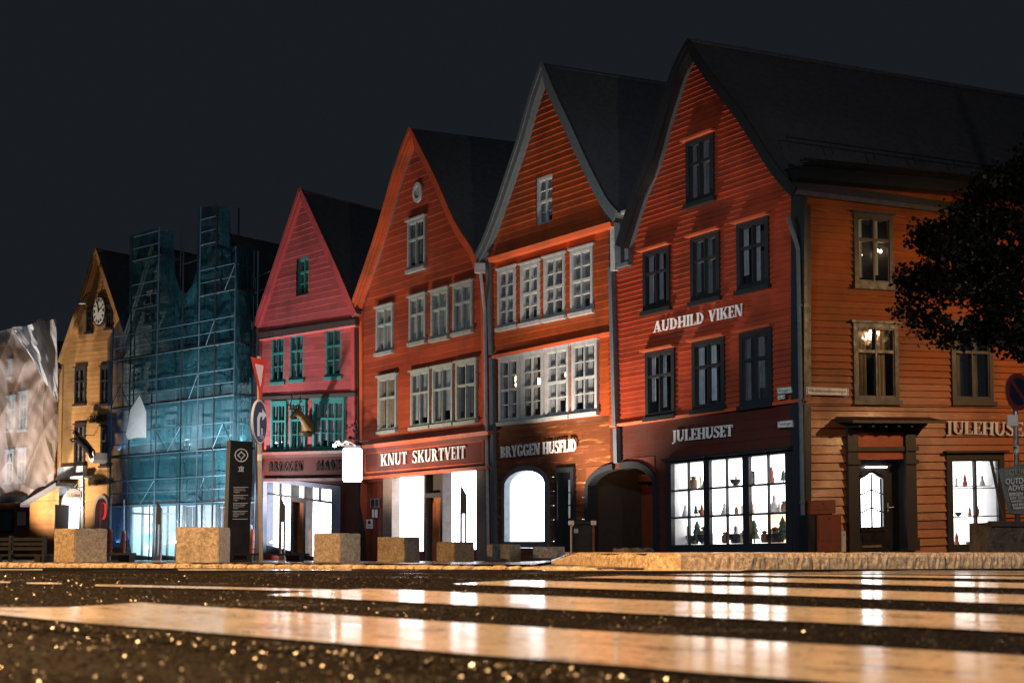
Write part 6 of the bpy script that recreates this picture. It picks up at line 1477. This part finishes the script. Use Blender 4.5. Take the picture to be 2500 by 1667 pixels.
# right end return
uE, zE = PS.sz(616, 1000, .2)[0], PS.sz(616, 612, .2)[1]
mb = MB(); mb.tube([PS.P(uE, zg, .2), PS.P(uE, zE, .2)], .032, 7); mb.build('standard', M['scafsteel'], t)
for z in lifts:
    if z < zE: mb = MB(); mb.tube([PS.P(SU[-1][0], z, nF), PS.P(uE, z, .2)], .026, 6); mb.tube([PS.P(SU[-1][0], z+1, nF), PS.P(uE, z+1, .2)], .024, 6); mb.build('rail', M['scafsteel'], t)
for k in range(4):                                                  # ladders in the middle bay
    u0 = SU[3][0] - .75 + .5*(k % 2); z0 = lifts[k] if k else 0; mb = MB()
    for du in (0, .35): mb.tube([PS.P(u0+du, z0, 1.15), PS.P(u0+du-.25, z0+2.1, .85)], .02, 5)
    for j in range(7): mb.tube([PS.P(u0-.25*j/7, z0+.25+.27*j, 1.15-.3*j/7), PS.P(u0+.35-.25*j/7, z0+.25+.27*j, 1.15-.3*j/7)], .014, 5)
    mb.build('ladder', M['steel'], t)
# pole rails reaching past the net top between the towers and next to the pink gable
mb = MB()
for yy in (606, 640): mb.tube([PS.P(*PS.sz(446, yy+6, .6), .6), PS.P(*PS.sz(480, yy-5, .6), .6)], .022, 6)
for yy in (675, 712): mb.tube([PS.P(*PS.sz(616, yy+6, .0), .0), PS.P(*PS.sz(662, yy-14, .0), 0)], .022, 6); mb.tube([PS.P(*PS.sz(624, yy+4, 0), 0), PS.P(*PS.sz(624, yy+34, 0), 0)], .02, 6)
mb.build('guard_rail', M['steel'], t)
def nett(name, lab, mat, x0, x1, topf, boty, n0f, cols, rows, sd):
    mb = MB(); g = []
    for j in range(rows+1):
        row = []
        for i in range(cols+1):
            a, b = i/cols, j/rows; x = x0 + (x1-x0)*a; yt = topf(x); y2 = boty + (yt - boty)*b
            n = n0f(a) + .05*math.sin(a*23+sd) *math.sin(b*17+a*3+sd) + .03*math.sin(b*41+a*9) ; row.append(PS.P(*PS.sz(x, y2, n), n))
        g.append(row)
    for j in range(rows):
        for i in range(cols): mb.face([g[j][i], g[j][i+1], g[j+1][i+1], g[j+1][i]])
    return tag(mb.build(name, mat, None, smooth=True, recalc=False), lab, 'net')
def topmain(x): return lin([(316,577),(381,556),(425,566),(427,668),(440,708),(456,716),(470,694),(482,655),(483,511),(522,500),(562,508),(564,606),(575,603)], x)
nett('debris_net', 'large teal debris net hung over the scaffold front', M['net'], 316, 575, topmain, 1232, lambda a: 1.36, 110, 120, 1)
nett('debris_net', 'narrow violet blue debris net on the scaffold left side', M['net_blue'], 262, 316, lambda x: lin([(262,830),(285,790),(316,742)], x), 1336, lambda a: 1.1+.25*a, 16, 60, 2)
nett('debris_net', 'narrow dark blue net closing the scaffold end beside the pink house', M['net'], 575, 617, lambda x: lin([(575,604),(617,612)], x), 1210, lambda a: 1.6-1.4*a, 16, 80, 3)
mb = MB(); n = 1.78
P1 = [(341,964),(357,1004),(357,1068),(334,1068),(312,1073),(307,1060),(314,1028),(318,1000)]
pc = [PS.P(*PS.sz(x, y2, n + .05*math.sin(x*.4)), n + .05*math.sin(x*.4)) for x, y2 in P1]; ctr_ = sum(pc, Vector())/len(pc) + PS.N*.05
for a, b in zip(pc, pc[1:]+pc[:1]): mb.face([ctr_, a, b])
tag(mb.build('torn_banner', M['banner_white'], None, recalc=False), 'crumpled white banner tied to the blue scaffold net', 'banner')
for k, (px, yt, lab) in enumerate(((269,1288,'orange padded pole below the violet net'),(301,1292,'orange padded pole between the violet net and cyan shop'),(614,1288,'orange padded pole beside the information pillar'))):
    c = PS.P(*PS.sz(px, 1330, 1.7), 1.7); z1 = PS.sz(px, yt, 1.7)[1]; o = thing('padded_pole', lab, 'post', (c.x, c.y, zg)); mb = MB(); mb.tube([(c.x,c.y,zg),(c.x,c.y,z1+1.2 if k < 2 else z1+.1)], .03, 8); mb.build('pole', M['steel'], o)
    mb = MB(); mb.lathe((c.x,c.y,zg+.2), [(.06,0),(.10,.05),(.09,.25),(.06,.27),(.10,.3),(.09,.55),(.06,.57),(.10,.6),(.09,.9),(.06,.93),(.1,.97),(.08,z1-zg-.25)], 10); mb.build('padding', M['orange_wrap'], o)

# ================================================================== TREE
YT = 25.0
tb = Vector((gx(2720, YT), YT, .12))
T_ = thing('street_tree', 'dark leafy tree crown hanging in from the right edge', 'tree', tb)
crown = [(2232,575),(2285,558),(2318,530),(2342,490),(2395,445),(2440,410),(2500,370),(2600,320),(2750,290),(3000,350),(3000,820),(2700,880),(2515,872),(2462,860),(2425,835),(2370,822),(2300,830),(2240,800),(2205,765),(2196,745),(2240,715),(2196,690),(2205,672),(2250,650),(2262,610)]
def inside(x, y2, P_):
    r = False
    for (x0, y0), (x1, y1) in zip(P_, P_[1:]+P_[:1]):
        if (y0 > y2) != (y1 > y2) and x < (x1-x0)*(y2-y0)/(y1-y0)+x0: r = not r
    return r
cl = []
rt = random.Random(5)
while len(cl) < 430:
    x, y2 = rt.uniform(2190, 3000), rt.uniform(20, 880)
    if inside(x, y2, crown): cl.append((x, y2, YT + rt.uniform(-1.3, 1.3)))
cl += [(2246,578,YT),(2262,585,YT+.2),(2214,688,YT),(2215,748,YT-.2),(2235,760,YT),(2285,818,YT),(2300,800,YT-.3),(2455,842,YT),(2445,828,YT),(2340,560,YT)]
LV = []; LF = []; LC = []
leaf = np.array([(0,-.5),(.22,-.30),(.50,-.18),(.28,.02),(.36,.36),(.12,.22),(0,.58),(-.12,.22),(-.36,.36),(-.28,.02),(-.50,-.18),(-.22,-.30)])
for (x, y2, Y) in cl:
    c = at_depth(x, y2, Y); R3 = rt.uniform(.22, .40) if x < 2520 else .5
    nl = rt.randint(70, 105) if x < 2560 else 36
    for _ in range(nl):
        d = Vector((rt.gauss(0,1), rt.gauss(0,1), rt.gauss(0,.8))).normalized()*R3*rt.random()**.45
        p = c + d; px = 1250 + p.x/p.y*F
        a = Vector((rt.gauss(0,1), rt.gauss(0,1), rt.gauss(0,1)-.3)).normalized(); b = a.cross(Vector((rt.gauss(0,1), rt.gauss(0,1), rt.gauss(0,1)))).normalized(); s_ = rt.uniform(.055,.115)
        k = len(LV)
        for (lx, ly) in leaf: v = p + (b*lx + a*ly)*s_; LV.append((v.x-tb.x, v.y-tb.y, v.z-tb.z))
        LF.append(tuple(range(k, k+12)))
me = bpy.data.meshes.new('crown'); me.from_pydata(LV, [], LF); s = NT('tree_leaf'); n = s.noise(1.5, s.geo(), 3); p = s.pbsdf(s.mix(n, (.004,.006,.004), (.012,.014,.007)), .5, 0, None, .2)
s.l(p.outputs[0], s.out.inputs[0]); me.materials.append(s.m); o = bpy.data.objects.new('crown', me); COL.objects.link(o); o.parent = T_
mb = MB(); top = tb + Vector((-.3,.1,4.2)); mb.tube([tb, tb+Vector((.05,0,1.2)), tb+Vector((-.05,0,2.6)), top, top+Vector((.2,.2,3)), top+Vector((0,.1,5))], [.24,.19,.16,.14,.08,.03], 10)
for (x, y2, r0) in ((2240,600,.06),(2215,700,.07),(2225,770,.06),(2300,820,.06),(2450,840,.05),(2400,450,.06),(2500,200,.05),(2850,300,.06),(2900,700,.06)):
    e = at_depth(x, y2, YT); st = top + Vector((0,0,rt.uniform(-.8,1.5))); m_ = (st+e)/2 + Vector((rt.uniform(-.3,.3), rt.uniform(-.3,.3), .25)); mb.tube([st, m_, e], [r0, r0*.6, .01], 6)
mb.build('trunk', mat_paint('bark', (.05,.04,.03), .8), T_, smooth=True)

# ================================================================== LIGHT
def lamp(typ, name, loc, energy, col, radius=.15, target=None, spot=None, blend=.5, shape=None):
    d = bpy.data.lights.new(name, typ); d.energy = energy; d.color = col
    if typ == 'AREA': d.shape = 'RECTANGLE'; d.size, d.size_y = shape
    else: d.shadow_soft_size = radius
    if spot: d.spot_size = math.radians(spot); d.spot_blend = blend
    o = bpy.data.objects.new(name, d); COL.objects.link(o); o.location = loc
    if target is not None: o.rotation_euler = (Vector(target) - Vector(loc)).to_track_quat('-Z', 'Y').to_euler()
    return o
WARM = (1.0, .55, .22); WARMW = (1.0, .80, .60); COOL = (.80, .92, 1.0)
# uplighters set in the paving in front of the row, plus one added for the tarpaulin
def uplight(pl, s, n, tz, e, col, ts=None, spot=115, z=.25):
    lamp('SPOT', 'uplighter', pl.P(s, z, n), e, col, .22, pl.P(s if ts is None else ts, tz, 0), spot, .8)
uplight(PC, -1.1, 2.5, 7.8, 4500, WARMW, ts=.4, spot=94)
uplight(PK, 3.4, 4.0, 7.0, 2900, WARMW, ts=4.4, spot=104)
uplight(PP, .6, 3.6, 7.0, 4300, (1.0,.92,.95), ts=1.6, spot=100)
uplight(PY, .9, 4.2, 7.0, 5200, (1.0,.86,.70), ts=1.4, spot=100)
uplight(PW, 2.9, 5.0, 10.5, 5600, (1.0,.95,.94), ts=3.4, spot=84)  # added upward spot to whiten and brighten the tarpaulin
# sodium street lamps, followed by added fill lights
lamp('SPOT', 'street_lamp_near', (-3.5, 7.0, 7.0), 11500, WARM, .12, (-3.3, 7.4, 0), 134, .25)
lamp('SPOT', 'street_lamp_left', (-13.0, 17.5, 6.5), 8000, WARM, .15, (-12.5, 17.7, 0), 144, .2)
lamp('SPOT', 'street_lamp_side', (17.5, 27.7, 6.6), 1900, (1.0,.58,.26), .10, (11.5, 33.5, 1.6), 96, .5)
lamp('SPOT', 'cool_fill', (-2.0, 24.0, 6.0), 1700, (.78,.90,1.0), .25, (3.2, 38.5, 3.6), 80, .6)  # added cool fill to brighten the letters and dark fronts
lamp('SPOT', 'cool_fill', (-11.0, 34.0, 6.0), 700, (.85,.90,1.0), .25, (-7.0, 52.0, 4.2), 80, .6)  # second added cool fill, towards the pink house front
lamp('POINT', 'sign_fill_right', (8.0, 10.0, 5.5), 1500, (1.0,.90,.84), .2)  # added fill from the right to brighten the road signs and letters
lamp('SPOT', 'sign_fill', (3.0, 15.5, 4.5), 1500, (1.0,.93,.90), .15, (-3.7, 20.6, 2.5), 50, .6)  # spot added only to brighten the give way post signs
lamp('POINT', 'passage_fill', tuple(PC.P(.3, 2.75, -.7)), 16, (1.0,.62,.30), .05)  # added warm glow to lift the black passage
# cool site lamps by the scaffold
lamp('SPOT', 'site_lamp', tuple(PS.P(4.5, .3, 7.0)), 2700, COOL, .12, PS.P(6.5, 3.9, 0), 78, .8)
for z_, e_w in ((.5, 180), (4.3, 150)): lamp('AREA', 'work_lamp', tuple(PS.P(5.6, z_, 1.15)), e_w, COOL, 0, PS.P(5.6, z_+2.2, 0), shape=(8.5, .15))
w = bpy.data.worlds.new('World'); scene.world = w; w.use_nodes = True
bg = w.node_tree.nodes['Background']; bg.inputs[0].default_value = (.0095, .0118, .0152, 1); bg.inputs[1].default_value = 1.0
cam = bpy.data.cameras.new('camera'); co = bpy.data.objects.new('camera', cam); COL.objects.link(co); scene.camera = co
co.location = (0, 0, CAMZ); co.rotation_euler = (math.pi/2 + PITCH, 0, 0); cam.sensor_width = 36; cam.lens = 36*F/W0; cam.shift_y = SHIFT*F/W0; cam.clip_start = .05; cam.clip_end = 2000
cam.dof.use_dof = True; cam.dof.focus_distance = 34; cam.dof.aperture_fstop = 7.1; cam.dof.aperture_blades = 0
scene.view_settings.view_transform = 'Standard'; scene.view_settings.look = 'None'; scene.view_settings.exposure = 0; scene.view_settings.gamma = 1
scene.render.engine = 'CYCLES'; cy = scene.cycles; cy.use_denoising = True; cy.max_bounces = 6; cy.transparent_max_bounces = 16; cy.diffuse_bounces = 3; cy.glossy_bounces = 3; cy.sample_clamp_indirect = 4; cy.caustics_reflective = False; cy.caustics_refractive = False
